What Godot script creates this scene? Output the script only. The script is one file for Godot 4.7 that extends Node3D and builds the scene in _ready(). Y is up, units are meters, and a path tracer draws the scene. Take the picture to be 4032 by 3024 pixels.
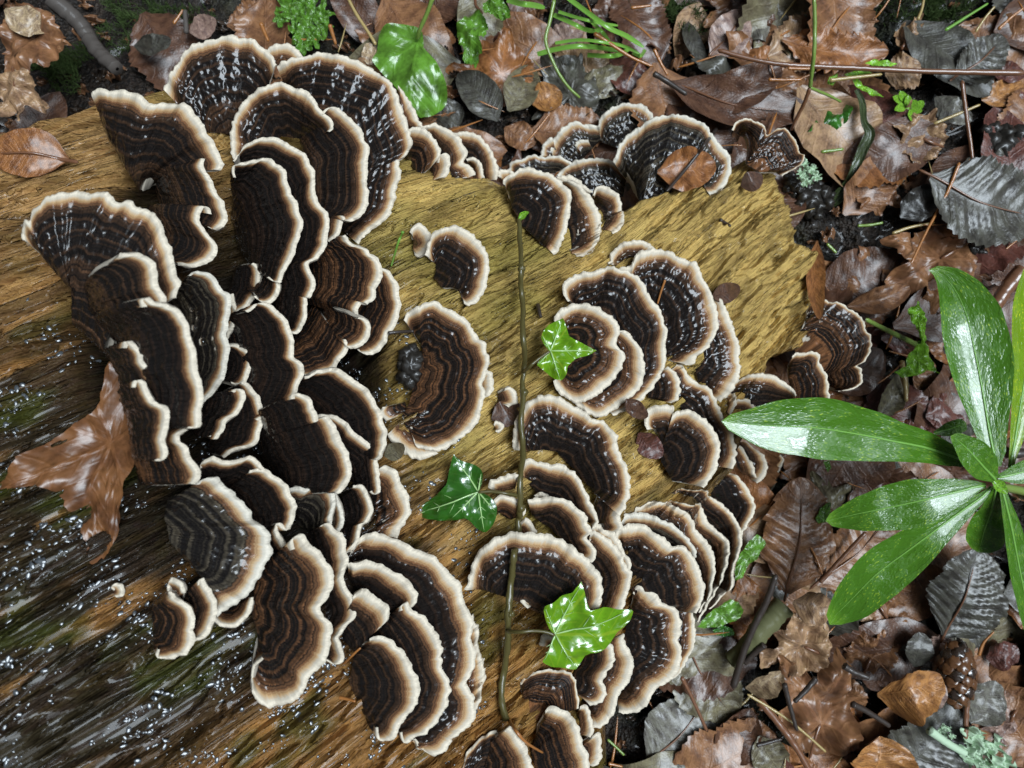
extends Node3D
# A wet, leaning, rotten log covered with turkey-tail brackets, seen from straight above; leaf litter, ivy and a glossy shrub around it.
const EYE := 0.44            # camera height above the ground, metres
const FOCAL := 3032.6        # focal length in pixels of the 4032 x 3024 frame
const SHEETS := {"A": [0, 0, 0], "B": [1300, 0, 0], "C": [2632, 0, 0], "D": [0, 1000, 0], "E": [1300, 1000, 0], "G": [2632, 1000, 0], "H": [0, 1974, 0],
	"I": [1300, 1974, 0], "J": [2632, 1974, 0], "P": [600, 600, 0], "Q": [600, 1500, 0], "R": [2000, 700, 0], "S": [2000, 1500, 0], "F": [0, 0, 1]}
var rng := RandomNumberGenerator.new()
var fine := FastNoiseLite.new()
var broad := FastNoiseLite.new()
var used := {}
var mats := {}

func _ready():
	rng.seed = 11
	fine.seed = 5; fine.frequency = 1.0; fine.fractal_type = FastNoiseLite.FRACTAL_NONE; fine.noise_type = FastNoiseLite.TYPE_SIMPLEX_SMOOTH
	broad.seed = 9; broad.frequency = 1.0; broad.fractal_octaves = 3; broad.noise_type = FastNoiseLite.TYPE_SIMPLEX_SMOOTH
	light_and_lens()
	make_materials()
	build_ground()
	build_log()
	build_fungi()
	build_ivy()
	build_shrub()
	build_greens()
	build_leaves()
	build_litter()
	build_small_things()

func light_and_lens():
	var cam := Camera3D.new(); cam.name = "camera"; cam.fov = 53.0; cam.near = 0.02; cam.far = 60.0
	add_child(cam)
	cam.look_at_from_position(Vector3(0, EYE, 0), Vector3.ZERO, Vector3(0, 0, -1))
	cam.current = true
	var lens := CameraAttributesPhysical.new()
	lens.frustum_focus_distance = 0.325; lens.frustum_focal_length = 24.07; lens.exposure_aperture = 15.0
	lens.exposure_multiplier = 1.0
	lens.auto_exposure_enabled = false
	cam.attributes = lens
	var env := Environment.new()
	env.background_mode = Environment.BG_SKY
	var sky := Sky.new(); var sm := ProceduralSkyMaterial.new()
	sm.sky_top_color = Color(0.66, 0.72, 0.78); sm.sky_horizon_color = Color(0.60, 0.63, 0.62); sm.sky_curve = 0.25
	sm.ground_bottom_color = Color(0.12, 0.11, 0.09); sm.ground_horizon_color = Color(0.3, 0.32, 0.3)
	sm.sky_energy_multiplier = 0.25
	sky.sky_material = sm; env.sky = sky
	env.tonemap_mode = Environment.TONE_MAPPER_LINEAR
	env.tonemap_exposure = 2.65
	env.sdfgi_enabled = true; env.ssao_enabled = true; env.ssil_enabled = true
	var we := WorldEnvironment.new(); we.name = "environment"; we.environment = env
	add_child(we)
	var sun := DirectionalLight3D.new(); sun.name = "sun"
	sun.light_energy = 0.5; sun.light_angular_distance = 30.0; sun.light_color = Color(0.91, 0.96, 1.0); sun.shadow_enabled = true
	add_child(sun)
	sun.look_at_from_position(Vector3(0.40, 1.0, -0.04), Vector3.ZERO, Vector3(0, 0, -1))

# ---------------------------------------------------------------- helpers
func numbered(called: String) -> String:
	if not used.has(called):
		used[called] = 0
		return called
	used[called] += 1
	return "%s_%03d" % [called, used[called]]

func tag(o, label := "", category := "", group := "", kind := ""):
	if label: o.set_meta("label", label)
	if category: o.set_meta("category", category)
	if group: o.set_meta("group", group)
	if kind: o.set_meta("kind", kind)
	return o

func thing(called: String, label: String, category: String, at := Vector3.ZERO, group := "") -> Node3D:
	var o := Node3D.new(); o.name = numbered(called); add_child(o); o.position = at
	tag(o, label, category, group)
	return o

func part(called: String, mesh: Mesh, m: Material, parent: Node3D, at := Vector3.ZERO) -> MeshInstance3D:
	var o := MeshInstance3D.new(); o.mesh = mesh; o.material_override = m
	o.name = numbered(called) if parent == self else called
	parent.add_child(o, true); o.position = at
	return o

func native(sheet: String, p: Vector2) -> Vector2:      # a place on the drawing sheet -> place in the 4032 x 3024 frame
	var s = SHEETS[sheet]
	return p * 1.8228 if s[2] else Vector2(s[0], s[1]) + p * 0.63291

func at(n: Vector2, y: float) -> Vector3:                # that place at height y
	var d := EYE - y
	return Vector3((n.x - 2016.0) / FOCAL * d, y, (n.y - 1512.0) / FOCAL * d)

func read(sheet: String, text: String) -> PackedVector2Array:
	var out := PackedVector2Array()
	for w in text.split(" ", false):
		var c := w.split(",")
		out.append(native(sheet, Vector2(float(c[0]), float(c[1]))))
	return out

func smooth(p: PackedVector2Array, n: int) -> PackedVector2Array:   # Catmull-Rom, resampled evenly
	var dense := PackedVector2Array()
	var last := p.size() - 1
	if last == 0:
		dense.append(p[0]); dense.append(p[0] + Vector2(0.01, 0.01))
	for i in last:
		var a := p[maxi(i - 1, 0)]; var b := p[i]; var c := p[i + 1]; var d := p[mini(i + 2, last)]
		for k in 8:
			dense.append(b.cubic_interpolate(c, b + (b - a).limit_length(b.distance_to(c)) * -1.0 if i > 0 else b * 2.0 - c, d, k / 8.0))
	dense.append(p[last])
	var run := PackedFloat32Array([0.0])
	for i in range(1, dense.size()):
		run.append(run[i - 1] + dense[i].distance_to(dense[i - 1]))
	var out := PackedVector2Array()
	var k := 0
	for i in n:
		var t := run[-1] * i / (n - 1.0)
		while k < run.size() - 2 and run[k + 1] < t: k += 1
		out.append(dense[k].lerp(dense[k + 1], clampf((t - run[k]) / maxf(run[k + 1] - run[k], 1e-6), 0, 1)))
	return out

func normals_of(p: PackedVector3Array, nu: int, nv: int, closed := false) -> PackedVector3Array:
	var out := PackedVector3Array(); out.resize(nu * nv)
	for i in nu:
		var i0 := i - 1; var i1 := i + 1
		if closed:
			i0 = (i0 + nu - 1) % (nu - 1) if i0 < 0 else i0
			i1 = 1 if i1 >= nu else i1
			if i == 0: i0 = nu - 2
		else:
			i0 = maxi(i0, 0); i1 = mini(i1, nu - 1)
		for j in nv:
			var du := p[i1 * nv + j] - p[i0 * nv + j]
			var dv := p[i * nv + mini(j + 1, nv - 1)] - p[i * nv + maxi(j - 1, 0)]
			var n := (du * 1000.0).cross(dv * 1000.0)
			out[i * nv + j] = n.normalized() if n.length_squared() > 1e-12 else Vector3.UP
	return out

# columns j0..j1 of the grid as one mesh; flip turns it over
func sheet_mesh(p: PackedVector3Array, n: PackedVector3Array, uv: PackedVector2Array, nu: int, nv: int, j0: int, j1: int, flip: bool, col = null) -> ArrayMesh:
	var w := j1 - j0 + 1
	var P := PackedVector3Array(); var N := PackedVector3Array(); var T := PackedVector2Array(); var C := PackedColorArray()
	for i in nu:
		P.append_array(p.slice(i * nv + j0, i * nv + j1 + 1)); T.append_array(uv.slice(i * nv + j0, i * nv + j1 + 1)); N.append_array(n.slice(i * nv + j0, i * nv + j1 + 1))
		if col != null: C.append_array(col.slice(i * nv + j0, i * nv + j1 + 1))
	if flip:
		for k in N.size(): N[k] = -N[k]
	var I := PackedInt32Array(); I.resize((nu - 1) * (w - 1) * 6)
	var k := 0
	for i in nu - 1:
		for j in w - 1:
			var a := i * w + j; var b := a + w
			if P[a].y < -0.089 and P[b].y < -0.089 and P[a + 1].y < -0.089 and P[b + 1].y < -0.089: continue
			if flip:
				I[k] = a; I[k + 1] = b; I[k + 2] = a + 1; I[k + 3] = a + 1; I[k + 4] = b; I[k + 5] = b + 1
			else:
				I[k] = a; I[k + 1] = a + 1; I[k + 2] = b; I[k + 3] = a + 1; I[k + 4] = b + 1; I[k + 5] = b
			k += 6
	I.resize(k)
	var arr := []; arr.resize(Mesh.ARRAY_MAX)
	arr[Mesh.ARRAY_VERTEX] = P; arr[Mesh.ARRAY_NORMAL] = N; arr[Mesh.ARRAY_TEX_UV] = T; arr[Mesh.ARRAY_INDEX] = I
	if col != null: arr[Mesh.ARRAY_COLOR] = C
	var m := ArrayMesh.new(); m.add_surface_from_arrays(Mesh.PRIMITIVE_TRIANGLES, arr)
	return m

func tube_mesh(path: PackedVector3Array, radii, sides := 7, bumps := 0.0) -> ArrayMesh:
	var n := path.size()
	var p := PackedVector3Array(); var uv := PackedVector2Array()
	var run := 0.0
	var side := Vector3.ZERO
	for i in n:
		var t := (path[mini(i + 1, n - 1)] - path[maxi(i - 1, 0)]).normalized()
		var ref := side if side != Vector3.ZERO else (Vector3.UP if absf(t.y) < 0.9 else Vector3.RIGHT)
		side = (ref - t * ref.dot(t)).normalized()
		var s2 := t.cross(side)
		var r: float = radii if radii is float else lerpf(radii[0], radii[-1], i / (n - 1.0)) if radii.size() < n else radii[i]
		if i: run += path[i].distance_to(path[i - 1])
		for k in sides + 1:
			var a := TAU * (k % sides) / sides
			var rr := r * (1.0 + bumps * fine.get_noise_3d(path[i].x * 300 + cos(a) * 2, path[i].y * 300, path[i].z * 300 + sin(a) * 2))
			if i == 0 or i == n - 1: rr *= 0.25
			p.append(path[i] + (side * cos(a) + s2 * sin(a)) * rr)
			uv.append(Vector2(float(k) / sides, run * 40.0))
	var nor := normals_of(p, n, sides + 1)
	# seam
	for i in n:
		var m := (nor[i * (sides + 1)] + nor[i * (sides + 1) + sides]).normalized()
		nor[i * (sides + 1)] = m; nor[i * (sides + 1) + sides] = m
	var mid := p[sides + 1] - path[1] if n > 1 else Vector3.UP
	return sheet_mesh(p, nor, uv, n, sides + 1, 0, sides, nor[sides + 1].dot(mid) < 0)

func curve(points: Array, n: int) -> PackedVector3Array:
	var out := PackedVector3Array()
	var last := points.size() - 1
	for i in n:
		var t := last * i / (n - 1.0)
		var k := mini(int(t), last - 1)
		var a: Vector3 = points[maxi(k - 1, 0)]; var b: Vector3 = points[k]; var c: Vector3 = points[k + 1]; var d: Vector3 = points[mini(k + 2, last)]
		out.append(b.cubic_interpolate(c, a, d, t - k))
	return out

func lin(r: float, g: float, b: float) -> Color:
	return Color(r, g, b).linear_to_srgb()

# ---------------------------------------------------------------- textures and materials
func noise_image(w: int, h: int, sx: float, sy: float, seed_: int, octaves := 3) -> PackedByteArray:   # seamless, stretched; sx, sy = features across the picture
	var n := FastNoiseLite.new(); n.seed = seed_; n.noise_type = FastNoiseLite.TYPE_SIMPLEX_SMOOTH; n.frequency = 1.0 / 32.0; n.fractal_octaves = octaves
	var im := n.get_seamless_image(maxi(int(sx * 32), 16), maxi(int(sy * 32), 16))
	im.resize(w, h, Image.INTERPOLATE_CUBIC)
	im.convert(Image.FORMAT_L8)
	return im.get_data()

func tex(bytes: PackedByteArray, w: int, h: int, format := Image.FORMAT_RGB8) -> ImageTexture:
	return ImageTexture.create_from_image(Image.create_from_data(w, h, false, format, bytes))

func put8(b: PackedByteArray, k: int, r: float, g: float, bl: float):   # linear colour into sRGB bytes
	b[k] = int(clampf(pow(r, 0.4545), 0, 1) * 255); b[k + 1] = int(clampf(pow(g, 0.4545), 0, 1) * 255); b[k + 2] = int(clampf(pow(bl, 0.4545), 0, 1) * 255)

func wet(color: Color, rough := 0.3, coat := 0.6) -> StandardMaterial3D:
	var m := StandardMaterial3D.new(); m.albedo_color = color; m.roughness = rough; m.metallic_specular = 0.45
	if coat > 0: m.clearcoat_enabled = true; m.clearcoat = coat; m.clearcoat_roughness = 0.08
	return m

func make_materials():
	cap_materials()
	leaf_materials()
	# bark and stems
	mats.twig = wet(lin(0.035, 0.025, 0.02), 0.5, 0.25)
	mats.mossy = wet(lin(0.10, 0.10, 0.04), 0.8, 0.05)
	mats.grey_twig = wet(lin(0.07, 0.058, 0.05), 0.75, 0.1)
	mats.brown_stem = wet(lin(0.16, 0.07, 0.035), 0.35)
	mats.ivy_stem = wet(lin(0.080, 0.066, 0.020), 0.4, 0.3)
	mats.green_stem = wet(lin(0.17, 0.26, 0.05), 0.35)
	mats.needle = wet(lin(0.33, 0.13, 0.035), 0.35)
	mats.straw = wet(lin(0.36, 0.26, 0.10), 0.4)
	mats.grass = wet(lin(0.16, 0.34, 0.05), 0.3)
	mats.grass.backlight_enabled = true; mats.grass.backlight = Color(0.3, 0.5, 0.1)
	mats.moss = wet(lin(0.045, 0.075, 0.015), 0.8, 0.0)
	mats.lichen = wet(lin(0.42, 0.55, 0.38), 0.8, 0.0)
	mats.knob = wet(lin(0.016, 0.013, 0.010), 0.5, 0.3)
	var drop := StandardMaterial3D.new(); drop.albedo_color = Color(1, 1, 1, 0.0); drop.refraction_enabled = true; drop.refraction_scale = 0.033; drop.roughness = 0.0
	mats.drop = drop
	var film := wet(lin(0.05, 0.055, 0.06), 0.06, 0.35); film.metallic_specular = 0.5; mats.film = film

func zone_at(d: float) -> float:            # growth rings, irregular in width
	return clampf(0.5 + 0.40 * sin(d * 1.25 + 3.4 * fine.get_noise_1d(d * 0.2)) + 0.20 * sin(d * 4.0 + 2.5 * fine.get_noise_1d(d * 0.4 + 30)), 0, 1)

func cap_materials():
	var w := 512; var h := 512                 # u: 60 mm along the rim, v: 0..60 mm from the rim inwards
	var fib := noise_image(w, h, 60, 5, 21, 2)       # fibres run towards the rim
	var fib2 := noise_image(w, h, 110, 14, 25, 2)
	var jit := noise_image(w, h, 7, 3, 22)
	var pat := noise_image(w, h, 9, 14, 23)
	var zone := PackedFloat32Array(); var tone := PackedFloat32Array()
	for k in 700:
		var d := k * 60.0 / 512.0
		zone.append(zone_at(d))
		tone.append(clampf(0.5 + 0.9 * fine.get_noise_1d(d * 0.42 + 90), 0, 1))
	var looks := [PackedByteArray(), PackedByteArray(), PackedByteArray(), PackedByteArray()]
	for a in looks.size(): looks[a].resize(w * h * 3)
	var orm := PackedByteArray(); orm.resize(w * h * 3)
	var relief := Image.create(w, h, false, Image.FORMAT_RF)
	var cream := Vector3(0.70, 0.615, 0.49); var tan_ := Vector3(0.47, 0.30, 0.15); var rust := Vector3(0.20, 0.092, 0.040); var dark := Vector3(0.035, 0.017, 0.011)
	var black := Vector3(0.0065, 0.0048, 0.0042)
	var band := [Vector3(0.075, 0.036, 0.018), Vector3(0.16, 0.068, 0.028), Vector3(0.10, 0.075, 0.047), Vector3(0.030, 0.015, 0.009)]  # last one: dark tissue, made blacker by hollow shade painted into the colour
	for y in h:
		for x in w:
			var k := y * w + x
			var f := fib[k] / 255.0 - 0.5; var g := fib2[k] / 255.0 - 0.5
			var d := y * 60.0 / h + (jit[k] / 255.0 - 0.5) * 0.6 + f * 0.8
			var z: float = zone[clampi(int(d * 8.533), 0, 699)]; var t: float = tone[clampi(int(d * 8.533), 0, 699)]
			var p := pat[k] / 255.0
			for a in 4:
				var c: Vector3
				var e := (d + (p - 0.5) * 0.5) * 1.06
				c = (cream * 1.02).lerp(cream * 0.80, smoothstep(1.0, 1.9, e)).lerp(tan_, smoothstep(2.0, 2.9, e) * 0.62 + 0.38 * smoothstep(3.0, 3.3, e))
				c = c.lerp(rust, smoothstep(3.5, 3.9, e) * 0.55); c = c.lerp(tan_, smoothstep(3.95, 4.15, e) * 0.35)
				c = c.lerp(rust, smoothstep(4.3, 4.7, e)); c = c.lerp(dark, smoothstep(5.1, 5.6, e) * 0.8); c = c.lerp(rust, smoothstep(5.7, 5.95, e) * 0.45)
				c = c * (0.95 + 0.17 * f + 0.14 * g) * (0.86 + 0.14 * smoothstep(0.0, 0.8, d))
				if e > 6.2:
					var s := smoothstep(0.15, 0.95, z) * (0.25 + 1.1 * t) * (0.35 + 1.1 * p)
					var in_ := black.lerp(band[a], s) * (1.0 + 1.1 * f + 0.5 * g)
					c = c.lerp(in_, smoothstep(6.2, 6.9, e))
				if a == 2: c = Vector3(c.x * 0.96, c.y, c.z * 1.05)
				put8(looks[a], k * 3, c.x, c.y, c.z)
			var inner := smoothstep(3.2, 6.5, d)
			orm[k * 3] = int(255 * inner)
			orm[k * 3 + 1] = int(255 * clampf(lerpf(0.62, 0.20 + 0.25 * p + 0.2 * f, inner), 0.05, 1))
			var hgt := 0.5 + f * (0.38 - 0.22 * inner) + g * (0.25 - 0.17 * inner) + (z - 0.5) * 0.6 * inner + (p - 0.5) * 0.05 * inner
			relief.set_pixel(x, y, Color(hgt, 0, 0))
	var maps := tex(orm, w, h); var bump := ImageTexture.create_from_image(relief)
	for a in 4:
		var m := StandardMaterial3D.new()
		m.albedo_texture = tex(looks[a], w, h)
		m.roughness = 1.0; m.roughness_texture = maps; m.roughness_texture_channel = BaseMaterial3D.TEXTURE_CHANNEL_GREEN
		m.metallic_specular = 0.12
		m.clearcoat_enabled = true; m.clearcoat = 0.6; m.clearcoat_roughness = 0.09; m.clearcoat_texture = maps
		m.heightmap_enabled = true; m.heightmap_texture = bump; m.heightmap_scale = 0.02
		mats["cap%d" % a] = m
	var pore := StandardMaterial3D.new(); pore.albedo_color = lin(0.44, 0.385, 0.31); pore.roughness = 0.8
	mats.pore = pore

func leaf_materials():
	# feather-veined blade: u along the midrib, v across
	var w := 512; var h := 256
	var mot := noise_image(w, h, 7, 4, 31, 4); var spk := noise_image(w, h, 40, 22, 32, 2)
	var a := PackedByteArray(); a.resize(w * h * 3)
	var gl := PackedByteArray(); gl.resize(w * h * 3)
	var relief := Image.create(w, h, false, Image.FORMAT_RF)
	var film8 := PackedByteArray(); film8.resize(w * h); var rip8 := PackedByteArray(); rip8.resize(w * h)
	for y in h:
		var t := (y + 0.5) / h * 2.0 - 1.0
		for x in w:
			var s := (x + 0.5) / w; var k := y * w + x
			var m := mot[k] / 255.0; var n := spk[k] / 255.0
			var ph := s * 10.0 - absf(t) * 1.7 + (0.5 if t > 0 else 0.0) + (m - 0.5) * 0.25
			var q := absf(ph - roundf(ph))
			var vein := maxf(1.0 - smoothstep(0.012, 0.035, absf(t)), (1.0 - smoothstep(0.03, 0.09, q)) * 0.75)
			var c := 0.35 + 0.85 * m + 0.35 * (n - 0.5) + 0.22 * vein
			put8(a, k * 3, c, c * (0.92 + 0.12 * m), c * (0.88 + 0.14 * n))
			relief.set_pixel(x, y, Color(0.35 * vein + 0.3 * smoothstep(0.1, 0.5, q) + 0.35 * n + 0.2 * m, 0, 0))
			# glossy shrub leaf: pale midrib, faint veins, yellow specks
			var mid := 1.0 - smoothstep(0.008, 0.028, absf(t))
			var g := Vector3(0.052, 0.150, 0.006) * (0.88 + 0.26 * m) * (1.0 + 0.12 * (n - 0.5))
			g = g.lerp(Vector3(0.06, 0.19, 0.02), 0.18 * (1.0 - smoothstep(0.03, 0.08, q)))
			g = g.lerp(Vector3(0.22, 0.40, 0.07), mid * 0.75)
			g = g.lerp(Vector3(0.30, 0.42, 0.02), smoothstep(0.74, 0.80, n) * smoothstep(0.45, 0.6, m) * 0.9)
			g = g.lerp(Vector3(0.14, 0.30, 0.015), smoothstep(0.90, 1.0, s) * 0.7)
			put8(gl, k * 3, g.x, g.y, g.z)
			film8[k] = int(255 * (0.15 + 0.20 * smoothstep(0.40, 0.54, m + 0.12 * (n - 0.5)))); rip8[k] = int(255 * clampf(0.3 + 0.45 * m + 0.22 * n + 0.12 * smoothstep(0.42, 0.5, m) - 0.15 * mid, 0, 1))
	mats.blade_tex = tex(a, w, h); mats.blade_bump = ImageTexture.create_from_image(relief)
	var sh := wet(Color.WHITE, 0.16, 1.0); sh.albedo_texture = tex(gl, w, h); sh.metallic_specular = 0.5; sh.clearcoat = 0.6; sh.clearcoat_roughness = 0.10
	sh.roughness = 1.0; sh.roughness_texture = tex(film8, w, h, Image.FORMAT_L8); sh.roughness_texture_channel = BaseMaterial3D.TEXTURE_CHANNEL_RED
	sh.heightmap_enabled = true; sh.heightmap_texture = tex(rip8, w, h, Image.FORMAT_L8); sh.heightmap_scale = 0.065
	sh.backlight_enabled = true; sh.backlight = Color(0.12, 0.25, 0.05)
	mats.shrub = sh
	var sh2: StandardMaterial3D = sh.duplicate(); sh2.albedo_color = Color(1.5, 1.25, 0.7); mats.shrub_pale = sh2
	# palmate blade, planar: centre is where the stalk joins
	mats.maple_tex = palmate([0.0, 0.80, -0.80, 1.65, -1.65, 2.5, -2.5], 256, 41, false); mats.maple_bump = mats.last_bump
	mats.ivy_tex = palmate([0.0, 0.95, -0.95, 2.05, -2.05], 256, 43, true)
	var tones := {"brown": [0.26, 0.122, 0.056], "tan": [0.37, 0.225, 0.125], "rust": [0.31, 0.125, 0.042], "dark": [0.11, 0.05, 0.028], "maroon": [0.13, 0.045, 0.032],
		"grey": [0.15, 0.14, 0.115], "olive": [0.17, 0.145, 0.085], "pink": [0.33, 0.215, 0.175], "black": [0.028, 0.025, 0.022], "straw": [0.46, 0.33, 0.20], "slate": [0.075, 0.070, 0.056], "soaked": [0.19, 0.078, 0.028], "amber": [0.42, 0.19, 0.06]}
	for key in tones:
		var c: Array = tones[key]
		for kind in ["blade", "maple"]:
			var m := wet(lin(c[0], c[1], c[2]), 0.42, 0.48); m.albedo_texture = mats[kind + "_tex"]
			m.heightmap_enabled = true; m.heightmap_texture = mats[kind + "_bump"]; m.heightmap_scale = 0.06; m.clearcoat_roughness = 0.28
			mats[kind + "_" + key] = m
	for key in {"green": 0, "fresh": 0, "deep": 0, "dull": 0}:
		var c: Color = {"green": lin(0.115, 0.27, 0.028), "fresh": lin(0.26, 0.58, 0.035), "deep": lin(0.04, 0.16, 0.015), "dull": lin(0.06, 0.085, 0.03)}[key]
		for kind in ["blade", "maple"]:
			var m := wet(c, 0.3, 0.5); m.albedo_texture = mats[kind + "_tex"]; m.backlight_enabled = true; m.backlight = Color(0.2, 0.35, 0.06)
			m.heightmap_enabled = true; m.heightmap_texture = mats[kind + "_bump"]; m.heightmap_scale = 0.05
			mats[kind + "_" + key] = m
	for key in {"ivy": 0, "ivy_deep": 0}:
		var m := wet(lin(0.24, 0.54, 0.014) if key == "ivy" else lin(0.05, 0.21, 0.018), 0.2, 1.0); m.albedo_texture = mats.ivy_tex
		m.metallic_specular = 0.5; m.clearcoat_roughness = 0.07
		m.heightmap_enabled = true; m.heightmap_texture = mats.last_bump; m.heightmap_scale = 0.016; m.backlight_enabled = true; m.backlight = Color(0.15, 0.3, 0.04)
		mats[key] = m

func palmate(angles: Array, size: int, seed_: int, pale: bool) -> ImageTexture:
	var mot := noise_image(size, size, 5, 5, seed_, 4); var spk := noise_image(size, size, 26, 26, seed_ + 1, 2)
	var b := PackedByteArray(); b.resize(size * size * 3)
	var relief := Image.create(size, size, false, Image.FORMAT_RF)
	for y in size:
		for x in size:
			var k := y * size + x
			var p := Vector2((x + 0.5) / size - 0.5, (y + 0.5) / size - 0.5) * 2.0
			var r := p.length(); var an := p.angle()
			var best := 9.0; var near := 0.0
			for c in angles:
				var df := absf(angle_difference(an, c))
				if df < best: best = df; near = c
			var off := r * sin(minf(best, PI / 2)); var along := r * cos(minf(best, PI / 2))
			var vein := 1.0 - smoothstep(0.010, 0.026, off)
			var ph := along * 7.0 - off * 6.0 + (0.5 if angle_difference(an, near) > 0 else 0.0)
			var q := absf(ph - roundf(ph))
			vein = maxf(vein, (1.0 - smoothstep(0.03, 0.10, q)) * 0.55)
			var m := mot[k] / 255.0; var n := spk[k] / 255.0
			if pale:
				var c := Vector3(1, 1, 1) * (0.72 + 0.45 * m + 0.15 * (n - 0.5))
				c = c.lerp(Vector3(2.6, 1.55, 3.5), vein * 0.42)
				put8(b, k * 3, c.x * 0.5, c.y * 0.5, c.z * 0.5)
			else:
				var c := 0.35 + 0.85 * m + 0.35 * (n - 0.5) + 0.16 * vein
				put8(b, k * 3, c, c * (0.92 + 0.12 * m), c * (0.88 + 0.14 * n))
			relief.set_pixel(x, y, Color(0.4 * vein + 0.3 * n + 0.2 * m + 0.25 * smoothstep(0.1, 0.5, q), 0, 0))
	mats.last_bump = ImageTexture.create_from_image(relief)
	return tex(b, size, size)

# ---------------------------------------------------------------- ground and log
func ground_y(x: float, z: float) -> float:
	return 0.010 * broad.get_noise_2d(x * 9.0, z * 9.0) + 0.004 * fine.get_noise_2d(x * 60.0, z * 60.0) - 0.05 * smoothstep(0.10, 0.30, -z) * smoothstep(0.35, 0.0, x)

func build_ground():
	var nu := 240; var nv := 240
	var p := PackedVector3Array(); var uv := PackedVector2Array(); var col := PackedColorArray()
	for i in nu:
		for j in nv:
			var a := (i / (nu - 1.0) * 2.0 - 1.0); var b := (j / (nv - 1.0) * 2.0 - 1.0)
			var x := a * 0.42 + pow(absf(a), 9.0) * signf(a) * 5.0; var z := b * 0.36 + pow(absf(b), 9.0) * signf(b) * 5.0
			var y := ground_y(x, z) + 0.0025 * fine.get_noise_2d(x * 260.0, z * 260.0)
			p.append(Vector3(x, y - 0.003, z)); uv.append(Vector2(x, z) * 9.0)
			var t := 0.5 + 0.5 * broad.get_noise_2d(x * 22.0 + 7, z * 22.0)
			var g := smoothstep(0.05, 0.35, broad.get_noise_2d(x * 8.0 + 50, z * 8.0)) * (0.5 + 0.5 * fine.get_noise_2d(x * 300, z * 300))
			var c := Color(0.018, 0.014, 0.011).lerp(Color(0.05, 0.034, 0.024), t).lerp(Color(0.028, 0.042, 0.012), g)
			col.append(c)
	var n := normals_of(p, nu, nv)
	var w := 512
	var a8 := noise_image(w, w, 40, 40, 71, 4); var b8 := noise_image(w, w, 12, 12, 72, 4)
	var soil := PackedByteArray(); soil.resize(w * w * 3); var rel := PackedByteArray(); rel.resize(w * w)
	for k in w * w:
		var v := clampf(0.1 + 0.9 * (a8[k] / 255.0) + 0.7 * (b8[k] / 255.0 - 0.5), 0.05, 1.4)
		put8(soil, k * 3, v, v * 0.95, v * 0.9); rel[k] = int(clampf(v * 180, 0, 255))
	var m := wet(Color.WHITE, 0.6, 0.25); m.vertex_color_use_as_albedo = true
	m.albedo_texture = tex(soil, w, w); m.heightmap_enabled = true; m.heightmap_texture = tex(rel, w, w, Image.FORMAT_L8); m.heightmap_scale = 0.5
	var o := part("ground", sheet_mesh(p, n, uv, nu, nv, 0, nv - 1, n[0].y < 0, col), m, self)
	tag(o, "dark wet forest soil under the leaf litter", "ground", "", "structure")

const CA := 0.0015                     # the log's grid runs along the grain (a) and across it (b)
const CB := 0.0006
const LA := -0.262
const LB := -0.202
const LNX := 300
const LNZ := 655
var wood := PackedFloat32Array()       # height of the log over the grid
var rim_of_log := PackedVector2Array()

func lean(x: float, z: float) -> float:      # the leaning top of the log, edges left out
	var a := x * 0.866 - z * 0.5; var b := x * 0.5 + z * 0.866
	return 0.12 - 0.45 * a - 0.9 * b * b - pit(x, z)

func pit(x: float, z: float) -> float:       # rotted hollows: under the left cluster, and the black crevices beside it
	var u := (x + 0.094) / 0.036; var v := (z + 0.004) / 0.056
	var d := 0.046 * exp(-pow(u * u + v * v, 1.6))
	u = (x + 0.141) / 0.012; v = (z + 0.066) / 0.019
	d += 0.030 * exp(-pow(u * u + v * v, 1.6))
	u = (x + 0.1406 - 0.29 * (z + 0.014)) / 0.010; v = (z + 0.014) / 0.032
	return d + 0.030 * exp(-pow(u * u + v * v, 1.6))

func to_edge(p: Vector2) -> float:           # distance inside the log's outline, negative outside
	var best := 1e9; var inside := false
	var n := rim_of_log.size(); var j := n - 1
	for i in n:
		var a := rim_of_log[j]; var b := rim_of_log[i]
		var ab := b - a; var t := clampf((p - a).dot(ab) / ab.length_squared(), 0, 1)
		best = minf(best, p.distance_squared_to(a + ab * t))
		if (a.y > p.y) != (b.y > p.y) and p.x < (b.x - a.x) * (p.y - a.y) / (b.y - a.y) + a.x: inside = not inside
		j = i
	return sqrt(best) * (1.0 if inside else -1.0)

func wood_y(x: float, z: float) -> float:
	var fx := clampf((x * 0.866 - z * 0.5 - LA) / CA, 0, LNX - 1.001); var fz := clampf((x * 0.5 + z * 0.866 - LB) / CB, 0, LNZ - 1.001)
	var i := int(fx); var j := int(fz); fx -= i; fz -= j
	var k := i * LNZ + j
	return lerpf(lerpf(wood[k], wood[k + 1], fz), lerpf(wood[k + LNZ], wood[k + LNZ + 1], fz), fx)

func seat_y(x: float, z: float) -> float:     # where a bracket can grow: the wood, or its far flank
	return maxf(wood_y(x, z), lean(x, z) - 0.045)

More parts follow.
